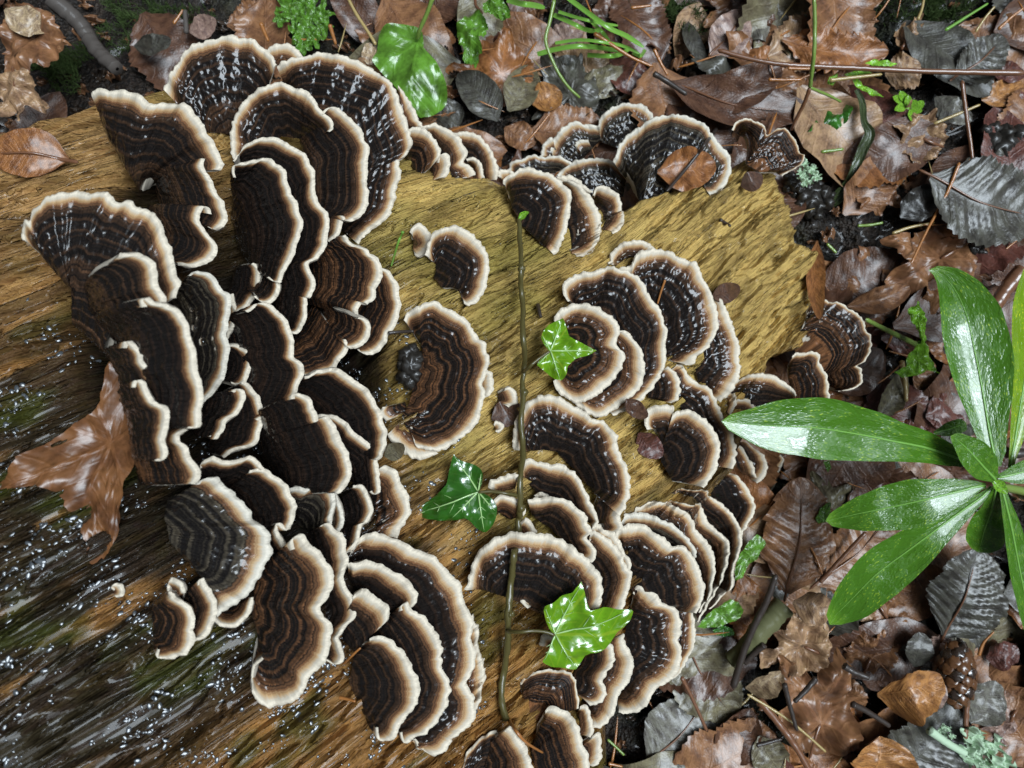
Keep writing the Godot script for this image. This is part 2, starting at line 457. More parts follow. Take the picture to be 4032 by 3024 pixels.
func build_log():
	for w in "-160,215 0,131 80,97 160,68 230,80 330,120 400,150 460,172 520,188 580,210 630,214 690,184 739,163 768,176 776,200 786,226 792,246 805,262 799,296 803,306 810,318 808,331 796,340 781,352 759,364 752,385 748,420 738,452 716,500 690,546 655,600 625,655 606,715 596,790 570,960 -240,1250 -420,700".split(" "):
		var c := w.split(",")
		var n := Vector2(float(c[0]), float(c[1])) * 3.9375
		var q := at(n, 0.1)
		for k in 4: q = at(n, lean(q.x, q.z) - 0.022)
		var ea := maxf(q.x * 0.866 - q.z * 0.5, LA + 0.012); var eb := clampf(q.x * 0.5 + q.z * 0.866, LB + 0.012, LB + LNZ * CB - 0.012)
		rim_of_log.append(Vector2(0.866 * ea + 0.5 * eb, -0.5 * ea + 0.866 * eb))
	var p := PackedVector3Array(); var uv := PackedVector2Array(); var col := PackedColorArray()
	p.resize(LNX * LNZ); uv.resize(LNX * LNZ); col.resize(LNX * LNZ); wood.resize(LNX * LNZ)
	var coarse := PackedFloat32Array(); var cn := LNX / 2 + 2; var cm := LNZ / 6 + 2
	for i in cn:
		for j in cm:
			var ca := LA + i * 2 * CA; var cb := LB + j * 6 * CB
			coarse.append(to_edge(Vector2(0.866 * ca + 0.5 * cb, -0.5 * ca + 0.866 * cb)))
	for i in LNX:
		for j in LNZ:
			var k := i * LNZ + j
			var a := LA + i * CA; var b := LB + j * CB
			var x := 0.866 * a + 0.5 * b; var z := -0.5 * a + 0.866 * b
			# the grain turns a little and wavers
			b += 0.0022 * broad.get_noise_2d(a * 7.0, b * 9.0) + a * 0.10 * smoothstep(0.0, 0.15, a)
			var ci := i / 2; var cj := j / 6; var ti := (i % 2) / 2.0; var tj := (j % 6) / 6.0
			var e := lerpf(lerpf(coarse[ci * cm + cj], coarse[ci * cm + cj + 1], tj), lerpf(coarse[(ci + 1) * cm + cj], coarse[(ci + 1) * cm + cj + 1], tj), ti)
			var ragged := 0.003 * fine.get_noise_2d(a * 30.0, b * 95.0) + 0.003 * broad.get_noise_2d(a * 60.0, b * 60.0)
			e += ragged
			var y := lean(x, z)
			var far_end := smoothstep(0.05, 0.11, a)
			var t := clampf(e / lerpf(0.045, 0.012, far_end), 0, 1)
			y -= lerpf(0.026, 0.009, far_end) * (1.0 - sqrt(1.0 - (1.0 - t) * (1.0 - t)))
			var g1 := fine.get_noise_2d(a * 9.0, b * 190.0); var g2 := fine.get_noise_2d(a * 16.0 + 30, b * 340.0); var g0 := broad.get_noise_2d(a * 5.5 + 4, b * 62.0)
			# split layers of rotten wood: steps along the grain
			var lay := g0 * 3.4 + 0.8 * fine.get_noise_2d(a * 40.0, b * 130.0); var st := floorf(lay) + smoothstep(0.86, 1.0, lay - floorf(lay))
			var rot := smoothstep(0.30, 0.55, broad.get_noise_2d(a * 26.0 + 3, b * 34.0 + 8))
			var crack := (1.0 - smoothstep(0.03, 0.11, absf(fine.get_noise_2d(a * 6.5 + 17, b * 52.0)))) * smoothstep(-0.25, 0.15, broad.get_noise_2d(a * 15.0 + 60, b * 25.0))
			var frac := lay - floorf(lay); var ledge := smoothstep(0.70, 0.82, frac) * (1.0 - smoothstep(0.86, 0.93, frac))
			var calm := smoothstep(-0.03, 0.05, a)
			y += 0.0030 * st - 0.0014 * ledge - 0.0030 * crack * (1.0 - 0.5 * calm) + (0.0004 * g1 + 0.0003 * g2) * (1.0 - 0.6 * calm) - 0.003 * rot * (0.6 + 0.4 * fine.get_noise_2d(a * 240, b * 240))
			if e < 0: y = minf(y, lean(x, z) - 0.026 + e * 7.0)
			y = maxf(y, -0.09)
			wood[k] = y
			p[k] = Vector3(x, y, z); uv[k] = Vector2(a / 0.12, b / 0.06)
			# colour of the wood, with shade painted into its hollows: pale ochre at the right, green algae in the middle, dark wet rot at the lower left
			var dark_side := clampf(smoothstep(-0.015, -0.085, a) * smoothstep(-0.17, -0.06, b) + smoothstep(0.045, 0.10, b) * 0.95, 0, 1)
			var alg := smoothstep(-0.12, -0.03, a) * smoothstep(-0.25, 0.5, broad.get_noise_2d(a * 11.0 + 40, b * 22.0)) * (1.0 - smoothstep(0.05, 0.11, a))
			var c := Color(0.60, 0.43, 0.155).lerp(Color(0.47, 0.32, 0.11), 0.5 + 0.5 * g0 + 0.3 * g1).lerp(Color(0.38, 0.225, 0.095), smoothstep(-0.02, -0.08, a))
			c = c.lerp(Color(0.215, 0.19, 0.048), alg * 0.7)
			c = c.lerp(Color(0.40, 0.185, 0.050), dark_side * (0.7 + 0.3 * g1))
			var soot := smoothstep(-0.1, 0.35, g0 * 0.8 + 0.55 * broad.get_noise_2d(a * 16.0 + 9, b * 40.0) + dark_side * 0.55 - 0.12)
			soot = clampf(soot + 0.55 * smoothstep(-0.125, -0.09, b) * smoothstep(-0.05, -0.10, a) * (1.0 - smoothstep(0.0, 0.06, b)) * (0.6 + 0.4 * g1), 0, 1)
			soot *= 1.0 - 0.7 * smoothstep(0.035, 0.075, b) * smoothstep(0.02, -0.02, a)
			c = c.lerp(Color(0.020, 0.0185, 0.016), soot * (0.15 + 0.80 * dark_side))
			c = c.lerp(Color(0.05, 0.06, 0.012), smoothstep(0.2, 0.5, broad.get_noise_2d(a * 20.0 + 80, b * 30.0)) * dark_side * 0.7)
			var streak := smoothstep(0.15, 0.6, g1 * 0.6 + g2 * 0.6)
			c = c.lerp(Color(0.085, 0.055, 0.022), streak * (0.35 - 0.25 * calm))
			c = c.lerp(Color(0.05, 0.035, 0.016), rot * 0.4)
			c = c.lerp(Color(0.016, 0.014, 0.011), clampf(pit(x, z) / 0.012, 0, 1) * 0.93)  # near black with depth: the shade of the hollows is put into the colour
			c = c.lerp(Color(0.030, 0.022, 0.013), crack * (0.6 - 0.25 * calm))
			if e < -0.004: c = c.lerp(Color(0.10, 0.062, 0.025), 0.6)
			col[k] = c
	var n := normals_of(p, LNX, LNZ)
	# fine grain, repeating every 12 x 6 cm
	var w := 1024; var h := 512
	var gr := noise_image(w, h, 3, 70, 61, 3); var gr2 := noise_image(w, h, 13, 100, 62, 2); var pock := noise_image(w, h, 110, 100, 63, 2); var pat := noise_image(w, h, 6, 9, 64, 3)
	var b8 := PackedByteArray(); b8.resize(w * h * 3); var o8 := PackedByteArray(); o8.resize(w * h * 3)
	var relief := PackedByteArray(); relief.resize(w * h)
	for k in w * h:
		var g := gr[k] / 255.0; var g2 := gr2[k] / 255.0; var q := pock[k] / 255.0
		var v := 0.9 + 0.36 * (g - 0.5) + 0.26 * (g2 - 0.5) + 0.2 * (q - 0.5)
		var slit := (1.0 - smoothstep(0.27, 0.35, g2)) * smoothstep(0.35, 0.6, pat[k] / 255.0 * 0.5 + g * 0.5)
		v *= 0.78 * (1.0 - 0.4 * slit)
		put8(b8, k * 3, v, v * (0.94 + 0.1 * g2), v * (0.88 + 0.2 * q))
		relief[k] = int(clampf(0.5 + (g - 0.5) * 0.6 + (g2 - 0.5) * 0.5 + (q - 0.5) * 0.55 - 0.5 * slit, 0, 1) * 255)
		var wetness := smoothstep(0.42, 0.62, pat[k] / 255.0)
		o8[k * 3] = int(255 * (0.2 + 0.8 * wetness)); o8[k * 3 + 1] = int(255 * clampf(lerpf(0.5, 0.22, wetness) + 0.3 * (q - 0.5), 0.08, 1))
	var m := StandardMaterial3D.new(); m.vertex_color_use_as_albedo = true
	m.albedo_texture = tex(b8, w, h); m.albedo_color = Color(1.10, 1.08, 1.04)
	m.roughness_texture = tex(o8, w, h); m.roughness_texture_channel = BaseMaterial3D.TEXTURE_CHANNEL_GREEN; m.metallic_specular = 0.2
	m.clearcoat_enabled = true; m.clearcoat = 0.28; m.clearcoat_roughness = 0.08; m.clearcoat_texture = m.roughness_texture
	m.heightmap_enabled = true; m.heightmap_texture = tex(relief, w, h, Image.FORMAT_L8); m.heightmap_scale = 0.09
	var log_ = thing("fallen_log", "leaning rotten log with split ochre grain and a dark wet left end, covered in brackets", "log")
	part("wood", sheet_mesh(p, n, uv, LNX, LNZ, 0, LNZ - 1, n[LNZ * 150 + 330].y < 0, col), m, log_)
	mats.wood = m

# ---------------------------------------------------------------- bracket fungi
var caps := []                                # [box, points] of every cap, to lay things on

func start(n: Vector2) -> Vector3:            # a first guess: on the leaning top of the log
	var w := at(n, 0.12)
	for k in 4: w = at(n, clampf(lean(w.x, w.z), 0.0, 0.26))
	return w

func surface_at(n: Vector2, mm: float) -> Vector3:      # whatever lies on top there: a bracket, the wood or the soil
	var w := start(n)
	for k in 4:
		var y := maxf(wood_y(w.x, w.z), ground_y(w.x, w.z))
		for c in caps:
			if not c[0].grow(0.001).has_point(Vector3(w.x, c[0].get_center().y, w.z)): continue
			var best := 4e-6; var found := -1.0
			for q in c[1]:
				var d: float = (q.x - w.x) * (q.x - w.x) + (q.z - w.z) * (q.z - w.z)
				if d < best: best = d; found = q.y
			y = maxf(y, found)
		w = at(n, y + mm * 0.001)
	return w

# rim: the free edge from its upper end round to its lower end; root: where it grows out of the wood, in the same direction.
# lift: millimetres that the root stands off the wood; rise: millimetres that the rim stands above the root
func bracket(sheet: String, rim_text: String, root_text: String, lift: float, rise: float, label: String, how := {}):
	var look: int = how.get("look", 0); var squeeze: float = how.get("squeeze", 1.12)
	var thick: float = how.get("thick", 2.0) * 0.001
	var rim2 := read(sheet, rim_text); var root2 := read(sheet, root_text)
	# the root in space
	var roots := PackedVector3Array(); var mean := 0.0
	for q in root2:
		var w := start(q)
		for k in 5: w = at(q, clampf(seat_y(w.x, w.z), 0.0, 0.3) + lift * 0.001)
		roots.append(w); mean += w.y
	mean /= roots.size()
	for k in roots.size(): roots[k].y = lerpf(roots[k].y, mean, 0.5)
	var top := mean + rise * 0.001
	var sunk := 0.0
	for w in roots: sunk += pit(w.x, w.z) / roots.size()
	top += sunk * 0.95
	var bend: float = how.get("bend", 0.85 - 0.42 * clampf(sunk / 0.03, 0, 1))
	var len_px := 0.0
	for k in range(1, rim2.size()): len_px += rim2[k].distance_to(rim2[k - 1])
	var run := len_px / FOCAL * (EYE - top)                      # length of the rim, metres
	var nu := clampi(int(run * 1000.0 * 1.5), 26, 300)
	var rim := smooth(rim2, nu)
	var seed_ := float(used.size() * 37 % 911) + fmod(absf(mean) * 9871.0, 97.0) + run * 531.0
	var salt := seed_ * 3.7
	squeeze *= 1.0 + 0.20 * sin(seed_ * 1.7)
	# spokes
	var ends := PackedVector3Array(); var starts := PackedVector3Array(); var lens := PackedFloat32Array()
	var wave: float = how.get("wave", 1.3) * 0.001
	var most := 0.0
	for i in nu:
		var t := i / (nu - 1.0)
		var s := t * run * 1000.0                                  # mm along the rim
		var f := t * (roots.size() - 1.0); var k := mini(int(f), maxi(roots.size() - 2, 0))
		var b := roots[0] if roots.size() == 1 else roots[k].lerp(roots[k + 1], f - k)
		var y := top + wave * fine.get_noise_2d(s * 0.07, salt) + 0.35 * wave * fine.get_noise_2d(s * 0.22, salt + 5)
		var e := at(rim[i], y)
		ends.append(e); starts.append(b); lens.append(e.distance_to(b) * 1000.0); most = maxf(most, lens[i])
	var calm := PackedFloat32Array()              # spoke lengths without the rim's small wiggles
	for i in nu:
		var sum_ := 0.0
		for k in range(-9, 10): sum_ += lens[clampi(i + k, 0, nu - 1)]
		calm.append(sum_ / 19.0)
	var ups := PackedVector3Array()
	for i in nu:
		var up := (ends[mini(i + 2, nu - 1)] - ends[maxi(i - 2, 0)]).normalized().cross((ends[i] - starts[i]).normalized())
		if up.y < 0: up = -up
		ups.append(up + Vector3.UP * 0.35)
	var even := PackedVector3Array()
	for i in nu:
		var u := Vector3.ZERO
		for k in range(-6, 7): u += ups[clampi(i + k, 0, nu - 1)]
		even.append(u.normalized())
	ups = even
	var rings := 10
	var inner := clampi(int(most * 0.8), 8, 34)
	var nv := rings + inner
	var P := PackedVector3Array(); var U := PackedVector2Array(); P.resize(nu * nv); U.resize(nu * nv)
	var PB := PackedVector3Array(); var UB := PackedVector2Array(); var nb := 8; PB.resize(nu * nb); UB.resize(nu * nb)
	var bulge: float = how.get("bulge", 0.05)
	for i in nu:
		var t := i / (nu - 1.0); var s := t * run * 1000.0
		var L := maxf(lens[i], 0.8)
		var a := starts[i]; var e := ends[i]
		var along := (e - a) / (L * 0.001)
		var up := ups[i]
		var thin := thick * (0.25 + 0.75 * smoothstep(0.0, 0.07, minf(t, 1.0 - t)))
		var frill := 0.62 * fine.get_noise_2d(s * 0.28, salt + 11) + 0.24 * fine.get_noise_2d(s * 0.75, salt + 17) + 0.08 * fine.get_noise_2d(s * 1.6, salt + 29)
		var pleat := fine.get_noise_2d(s * 0.55, salt + 41); var fold := fine.get_noise_2d(s * 0.13, salt + 47)
		var shift := 0.35 * fine.get_noise_2d(s * 0.10, salt + 53) + 0.12 * fine.get_noise_2d(s * 0.4, salt + 59)
		var edge := minf(4.2, L * 0.55)                            # mm of the rim that the close rings span
		for j in nv:
			var d: float
			if j >= inner: d = edge * (1.0 - pow((j - inner + 1.0) / rings, 0.8))
			else: d = L - (L - edge) * (j / float(inner))
			var r := 1.0 - d / L
			var q := a + (e - a) * r
			q.y = lerpf(a.y, e.y, pow(r, bend))
			q.y -= 0.0035 * sin(PI * r) * (1.0 - smoothstep(0.0, 0.09, minf(t, 1.0 - t))) * clampf(L / 15.0, 0, 1)
			q.y += bulge * sin(PI * r) * L * 0.001
			var near := clampf(1.0 - d / 5.0, 0, 1)
			var out := frill * near * near
			# growth zones: low concentric ridges, and pleats that run to the edge
			var dz := d + (calm[i] - lens[i]) * smoothstep(3.0, 12.0, d)
			var zone := 0.5 * (zone_at(dz * squeeze + shift * 1.2) - 0.5) * smoothstep(3.5, 6.0, d) * smoothstep(0.0, 0.25, r)
			var h := zone + 0.20 * pleat * near + 0.9 * fold * r * r * clampf(L / 20.0, 0.2, 1.0) + 0.35 * fine.get_noise_2d(q.x * 420.0 + salt, q.z * 420.0) * smoothstep(3.0, 7.0, d)
			if r > 0.12 and r < 0.97:
				var w := wood_y(q.x, q.z) + 0.0012
				if q.y < w: q.y = lerpf(q.y, w, smoothstep(0.12, 0.3, r))
			q += along * (out * 0.001) + up * (h * 0.001)
			var c := clampf(1.0 - d / (thick * 1000.0 * 0.8), 0, 1)
			q -= up * thick * 0.5 * (1.0 - sqrt(maxf(1.0 - c * c, 0.0)))
			P[i * nv + j] = q
			U[i * nv + j] = Vector2(s / 60.0 + salt, clampf((maxf(dz, 0.15) + minf(d, 5.0) * 0.28 * fine.get_noise_2d(s * 0.06, salt + 71) + shift * smoothstep(1.0, 5.0, d) * 1.2) * squeeze, 0.15, 59.0) / 60.0)
		var lip := P[i * nv + nv - 1]; var base := P[i * nv]
		for j in nb:
			var r := 1.0 - j / (nb - 1.0)
			var c := pow(1.0 - r, 0.7)
			var k := clampi(int(round(r * r * 0.0 + lerpf(0.0, nv - 1.0, pow(r, 0.6)))), 0, nv - 1)
			var q := P[i * nv + k]
			var dd := (q - e).length() * 1000.0
			var cc := clampf(1.0 - dd / (thick * 1000.0 * 0.8), 0, 1)
			q -= up * thin * (0.5 + 0.5 * sqrt(maxf(1.0 - cc * cc, 0.0))) - up * thin * 0.5 * (1.0 - sqrt(maxf(1.0 - cc * cc, 0.0)))
			if j == 0: q = lip
			PB[i * nb + j] = q; UB[i * nb + j] = Vector2(s / 10.0, c)
	var box := AABB(P[0], Vector3.ZERO)
	for k in range(0, P.size(), 3): box = box.expand(P[k])
	caps.append([box, P.duplicate()])
	var N := normals_of(P, nu, nv); var NB := normals_of(PB, nu, nb)
	var sum := 0.0
	for k in range(0, N.size(), 7): sum += N[k].y
	var sb := 0.0
	for k in range(0, NB.size(), 5): sb += NB[k].y
	var o := thing("bracket_fungus", label, "bracket fungus", roots[roots.size() / 2], how.get("group", "bracket fungi growing in tiers on the log"))
	var m: Material = mats["cap%d" % look]
	for k in P.size(): P[k] -= o.position
	for k in PB.size(): PB[k] -= o.position
	part("cap", sheet_mesh(P, N, U, nu, nv, 0, inner + 2, sum < 0), m, o)
	part("pale_margin", sheet_mesh(P, N, U, nu, nv, inner + 2, nv - 1, sum < 0), m, o)
	part("pore_surface", sheet_mesh(PB, NB, UB, nu, nb, 0, nb - 1, sb > 0), mats.pore, o)
	return o

func build_fungi():
	upper_left_fungi()
	left_fungi()
	lower_left_fungi()
	upper_right_fungi()
	middle_fungi()
	right_fungi()
	lower_middle_fungi()
	lower_right_fungi()

func upper_left_fungi():
	bracket("A", "1640,330 1680,285 1730,268 1800,275 1850,310 1880,350", "1700,400 1780,420", 4, 2, "small pale bracket fungus peeping out between the two lobes at the top of the log", {"look": 1})
	bracket("A", "1010,545 1060,450 1110,380 1150,310 1230,262 1340,240 1400,214 1500,228 1575,245 1620,292 1690,345 1715,405", "1230,800 1420,830 1600,720", 6, 10, "topmost fan shaped bracket fungus, the left lobe of the big double fan")
	bracket("F", "597,143 625,128 660,122 690,112 715,114 744,121 783,135 817,156 845,177 859,208 871,243 883,278 888,312 876,337 862,344 866,382 856,406 852,437 831,476 797,497 770,524", "650,260 680,350 690,430 720,480", 2, 6, "largest top bracket fungus, right lobe of the double fan beside the round green leaf")
	bracket("F", "656,194 681,194 708,208 740,229 757,248", "670,240 700,270", 12, 6, "thin pale edged bracket wedged on top of the big right lobe", {"look": 1})
	bracket("F", "694,240 715,230 742,243 769,267 779,288 793,312 795,333 791,382 793,416 788,450 772,472 751,479 742,466 734,482 728,505 707,518", "650,290 660,370 670,440 690,500", 9, 10, "tall wavy bracket fungus with a notched lower end, inside the big right lobe")
	bracket("A", "1462,1005 1440,930 1440,790 1460,720 1500,660 1540,600 1620,550 1700,515 1760,510 1810,545 1900,570 1960,630 1985,680 2040,740 2060,780 2040,812", "1560,960 1640,900 1750,850 1860,870 1950,900", 16, 12, "round topped bracket fungus with curled zones, lying in front of the double fan", {"bulge": 0.10})
	bracket("P", "500,50 532,10 592,-43 672,-83 752,-86 812,-66 892,-18 950,10 975,70 1000,150 1002,220 1030,330 1075,375 1087,430 1080,520 1058,590 1010,650 968,690 975,760 992,830 970,905 947,900 955,985 930,1060 900,1108 862,1115", "560,180 640,400 700,650 740,850 780,1030", 2, 18, "long ribbon like bracket fungus winding down behind the dark hollow one", {"look": 3})
	bracket("P", "495,150 500,90 530,70 600,75 650,60 690,45 750,65 800,95 830,130 835,200 860,260 890,330 915,400 915,480 900,540 870,620 840,700 810,750 775,800 740,800 710,780", "500,240 480,400 540,600 660,760", 3, 22, "deep hollow bracket fungus with black wet inside below the round topped one", {"look": 3})
	bracket("P", "785,800 790,850 760,895 710,925 660,920 635,895", "720,780 660,840", 2, 14, "little brown lip of fungus under the lower end of the deep hollow bracket")
	bracket("P", "612,700 650,725 670,780 660,850 630,900 590,950 520,990", "560,740 500,850 440,900", -4, 10, "thin crescent bracket deep in the black gap of the left cluster", {"look": 3})
	bracket("A", "565,590 600,560 700,570 790,570 860,590 930,640 1000,640 1080,650 1140,640 1190,690 1240,760 1280,830 1330,900 1360,970 1375,1020 1350,1050 1310,1045 1280,990", "680,860 740,1040 850,1180 960,1180 1040,1130", 13, 2, "pointed upper left bracket fungus with a wrinkled dark brown face", {"wave": 2.0})
	bracket("A", "1262,985 1258,1050 1300,1110 1340,1200 1390,1290 1395,1380 1345,1432 1300,1412", "960,1080 980,1200 1040,1320", 8, 12, "middle fold of the wrinkled bracket fungus, with a tan rim hooked at its foot")
	bracket("A", "1300,1330 1288,1287 1245,1300 1240,1380 1280,1460 1325,1520 1330,1570 1290,1620 1200,1650 1110,1640", "930,1290 960,1420 1000,1580", 6, 9, "lower fold of the wrinkled bracket fungus, curling in an S at its rim", {"wave": 0.7})

func left_fungi():
	bracket("A", "150,1490 132,1430 145,1366 180,1376 180,1330 230,1270 300,1215 380,1205 460,1190 540,1205 650,1190 680,1230 760,1260 800,1245 860,1290 930,1310 970,1360 1010,1420 1020,1480 1050,1560 1060,1640 1100,1740 1085,1850", "330,1660 420,1850 520,2050 620,2200 720,2200", 32, -12, "big leftmost bracket fungus with a broad white rim and grey sky shine", {"wave": 1.8})
	bracket("D", "742,15 800,5 870,5 930,40 950,110 970,170 995,230 1010,290 960,325", "560,250 640,400 760,440", 20, 18, "wavy lobe rising in the middle of the big leftmost bracket fungus")
	bracket("D", "895,330 888,285 915,275 960,320 1040,325 1110,360 1150,430 1170,510 1200,600 1220,720 1238,880 1225,1030 1215,1085 1160,1090", "800,430 840,600 880,800 960,1060", 2, 24, "tall bracket fungus with a black hollow, right of the torn orange leaf", {"look": 3})
	bracket("D", "1160,1090 1108,1130 1100,1165 1150,1220 1195,1290 1238,1385 1200,1430", "880,1080 850,1250 900,1420", 8, 12, "narrow wrinkled bracket under the foot of the tall black hollow one", {"look": 1})
	bracket("D", "763,585 775,545 810,548 850,600 870,660 920,720 960,770 1000,800 1010,880 1000,940", "775,620 830,760 940,930", 14, 16, "slender bracket fungus rising from the tip of the torn orange leaf")
	bracket("D", "830,830 840,785 870,800 920,870 960,940 1010,970 1020,1040 1010,1150 1015,1230 1000,1290 970,1280", "830,850 890,1040 950,1260", 14, 16, "upright tongue of fungus standing beside the torn leaf, pale along its right edge")
	bracket("D", "1170,130 1200,110 1260,120 1330,160 1370,220 1420,260 1430,320 1410,420 1400,520 1410,640 1380,760 1320,840 1270,900 1230,1000", "1100,300 1120,600 1150,900", -2, 14, "grey felted bracket fungus carrying round water droplets", {"look": 2})
	bracket("D", "1430,250 1465,330 1470,370 1450,440 1410,480 1405,530", "1350,320 1350,480", -6, 6, "pale sliver of bracket right behind the grey felted one", {"look": 1})
	bracket("D", "1405,565 1450,580 1540,605 1558,640 1555,720 1500,800 1440,800", "1380,620 1370,760", -3, 8, "small knobbly pale rimmed bracket below the grey felted one", {"look": 3})
	bracket("D", "1440,850 1480,835 1505,860 1500,930 1470,990 1400,1040 1360,1110 1340,1155 1295,1140", "1300,880 1250,1100", 1, 10, "finger like pale edged fold deep in the left cluster", {"look": 3})
	bracket("D", "1500,810 1545,820 1590,880 1610,960 1635,1010 1615,1100 1580,1180 1480,1210 1380,1250", "1420,880 1340,1080 1290,1220", -8, 8, "dark bracket with a pale curved rim under the finger like fold", {"look": 3})
	bracket("D", "1530,355 1590,310 1650,310 1700,350 1760,400 1800,470 1820,560 1820,640 1870,680 1870,740 1840,850 1790,930 1730,970 1640,1000 1600,1035", "1440,440 1420,660 1500,950", -8, 16, "deep cup shaped bracket fungus with a black inside at the centre of the left cluster", {"look": 3})
	bracket("P", "1350,640 1400,660 1415,720 1450,735 1500,790 1520,880 1535,960 1525,1030 1480,1100 1455,1170 1390,1230 1320,1255 1280,1225", "1200,760 1220,960 1200,1120", 1, 3, "neatly banded bracket fungus peeking out right of the wet brown saucer", {"look": 1})
	bracket("P", "1190,520 1250,590 1290,588 1330,605 1345,640 1400,690 1422,740 1420,790 1390,840 1370,900 1330,938 1300,925 1280,960 1278,1040", "1000,560 960,760 980,950", 5, 8, "wet brown saucer of fungus with a frilly right edge, beside the green wood", {"look": 1})
	bracket("P", "1278,1035 1325,1060 1340,1110 1310,1180 1260,1218 1210,1210 1188,1165", "1080,960 1090,1060", 7, 6, "small frill at the lower edge of the wet brown saucer", {"look": 1})
	bracket("P", "1195,1180 1205,1220 1150,1300 1110,1350 1040,1372 960,1392 915,1340", "1050,940 960,1060 890,1160", 4, 8, "lower lobe of the wet brown saucer, ringed in grey and brown", {"look": 1})
	bracket("Q", "950,-20 1050,-50 1130,-75 1200,-35 1290,25 1350,80 1390,150 1420,230 1440,310 1445,400 1420,460 1395,485", "920,80 980,280 1160,460", -10, 14, "smooth curved bracket fungus over a black hollow, left of the solitary kidney shaped one", {"look": 3})
	bracket("Q", "870,110 880,80 920,85 975,120 990,180 1020,260 1030,240 1080,225 1120,260 1140,330 1190,400 1205,480 1220,560 1220,600 1190,660 1140,690", "720,200 720,450 830,660", -2, 18, "wide black cup of fungus with a notch in its upper rim", {"look": 3})
	bracket("Q", "1015,225 1060,215 1130,230 1200,270 1260,330 1310,370 1370,420 1390,480 1390,560 1400,620 1405,680 1380,710 1355,690", "1050,380 1150,560 1260,680", -8, 10, "thin bracket fungus running between the wide black cup and the smooth curved one", {"look": 3})

func lower_left_fungi():
	bracket("Q", "1120,690 1155,740 1185,830 1175,890 1145,950", "1060,740 1040,900", -6, 8, "pale grey outer rim close behind the angular grey banded bracket", {"look": 2})
	bracket("Q", "848,685 900,665 960,682 1020,650 1080,640 1115,690 1125,760 1110,840 1100,890", "870,790 900,900 980,960", -2, 10, "angular grey banded bracket fungus below the wide black cup", {"look": 2})
	bracket("Q", "1250,660 1300,655 1330,690 1360,750 1365,810 1340,870 1290,890 1280,930 1270,1000 1230,1065", "1170,700 1160,880 1170,1040", -6, 10, "wavy narrow bracket with a pinched waist, left of the one nearest the dark ivy leaf", {"look": 3})
	bracket("Q", "1400,560 1430,530 1480,540 1520,580 1550,660 1590,730 1600,800 1580,870 1540,930 1525,980", "1340,640 1320,800 1360,950", -6, 5, "reddish brown bracket fungus nearest the tip of the dark ivy leaf", {"look": 1})
	bracket("Q", "1045,905 1070,890 1110,920 1160,960 1190,1010 1205,1080 1200,1160 1170,1230 1200,1290 1240,1340 1250,1400 1240,1470 1200,1520 1175,1570 1150,1610 1180,1680 1182,1735 1125,1768 1072,1750", "940,960 980,1150 1040,1400 1040,1580 1030,1700", -3, 12, "long narrow bracket with a frilled pale edge, behind the shaggy drooping one", {"look": 3})
	bracket("Q", "295,545 305,508 360,490 450,500 560,505 600,478 640,490 685,550", "340,680 480,700 600,660", -2, 14, "flat topped bracket fungus, left half of the angular pair in the lower left", {"look": 3})
	bracket("Q", "605,560 650,555 710,575 780,620 835,665 860,730 888,780 870,820 860,880 835,935 790,895 765,900", "480,660 520,800 640,920", 0, 14, "right half of the angular pair, with a knobbly end", {"look": 3})
	bracket("Q", "770,895 770,950 790,1000 840,1050 900,1090 895,1130 860,1130", "700,930 740,1090", 0, 14, "short finger of fungus hanging from the knobbly end of the angular pair")
	bracket("Q", "280,640 340,600 400,610 440,650 490,700 540,740 590,790 620,860 690,910 720,950 735,1040 740,1090 700,1140 660,1220 620,1290 580,1350 500,1400 440,1440 400,1470", "130,720 60,850 100,1020 300,1220", 22, -10, "big lower left bracket fungus with a mottled gold and blue wet centre", {"look": 2, "wave": 1.6, "bulge": 0.1})
	bracket("Q", "605,1350 600,1420 560,1490 500,1530 430,1520 380,1480", "520,1360 450,1400", 4, 8, "small pale lip under the lower end of the mottled gold and blue bracket", {"look": 1})
	bracket("H", "1038,560 1042,505 1090,490 1135,515 1145,570", "1070,620 1110,630", 6, 14, "pale curled back tip on top of the lowest left bracket", {"look": 1})
	bracket("H", "1240,520 1255,475 1280,520 1310,580 1340,650 1330,720 1310,780 1260,830 1200,860", "1150,560 1140,700 1150,820", 2, 10, "thin dark bracket between the lowest left one and the mottled gold and blue one")
	bracket("H", "1045,555 1080,590 1130,630 1180,680 1200,740 1190,830 1185,900 1150,950 1080,965 1010,985 975,970 980,925", "960,620 940,760 950,870", 5, 9, "lowest left bracket fungus, a banded crescent on the droplet covered wood", {"look": 1})
	bracket("H", "1820,300 1815,240 1850,210 1890,220 1920,280 1980,310 2020,370 2060,450 2070,510 2030,590 1990,660 2010,720 2050,790 2050,870 2030,960 1980,1040 1900,1110 1890,1170 1840,1230 1750,1270 1660,1280 1600,1240 1570,1160 1560,1080 1575,1010 1620,970", "1640,380 1580,540 1560,700 1590,820 1620,920", 7, 12, "shaggy drooping bracket fungus with a blunt white foot at the bottom left", {"look": 1, "wave": 1.8})
	bracket("H", "700,560 690,530 720,515 755,525 768,555 750,585 715,588", "690,545 700,560", 3, 3, "button sized white fungus bud alone on the droplet covered wood", {"thick": 1.5})

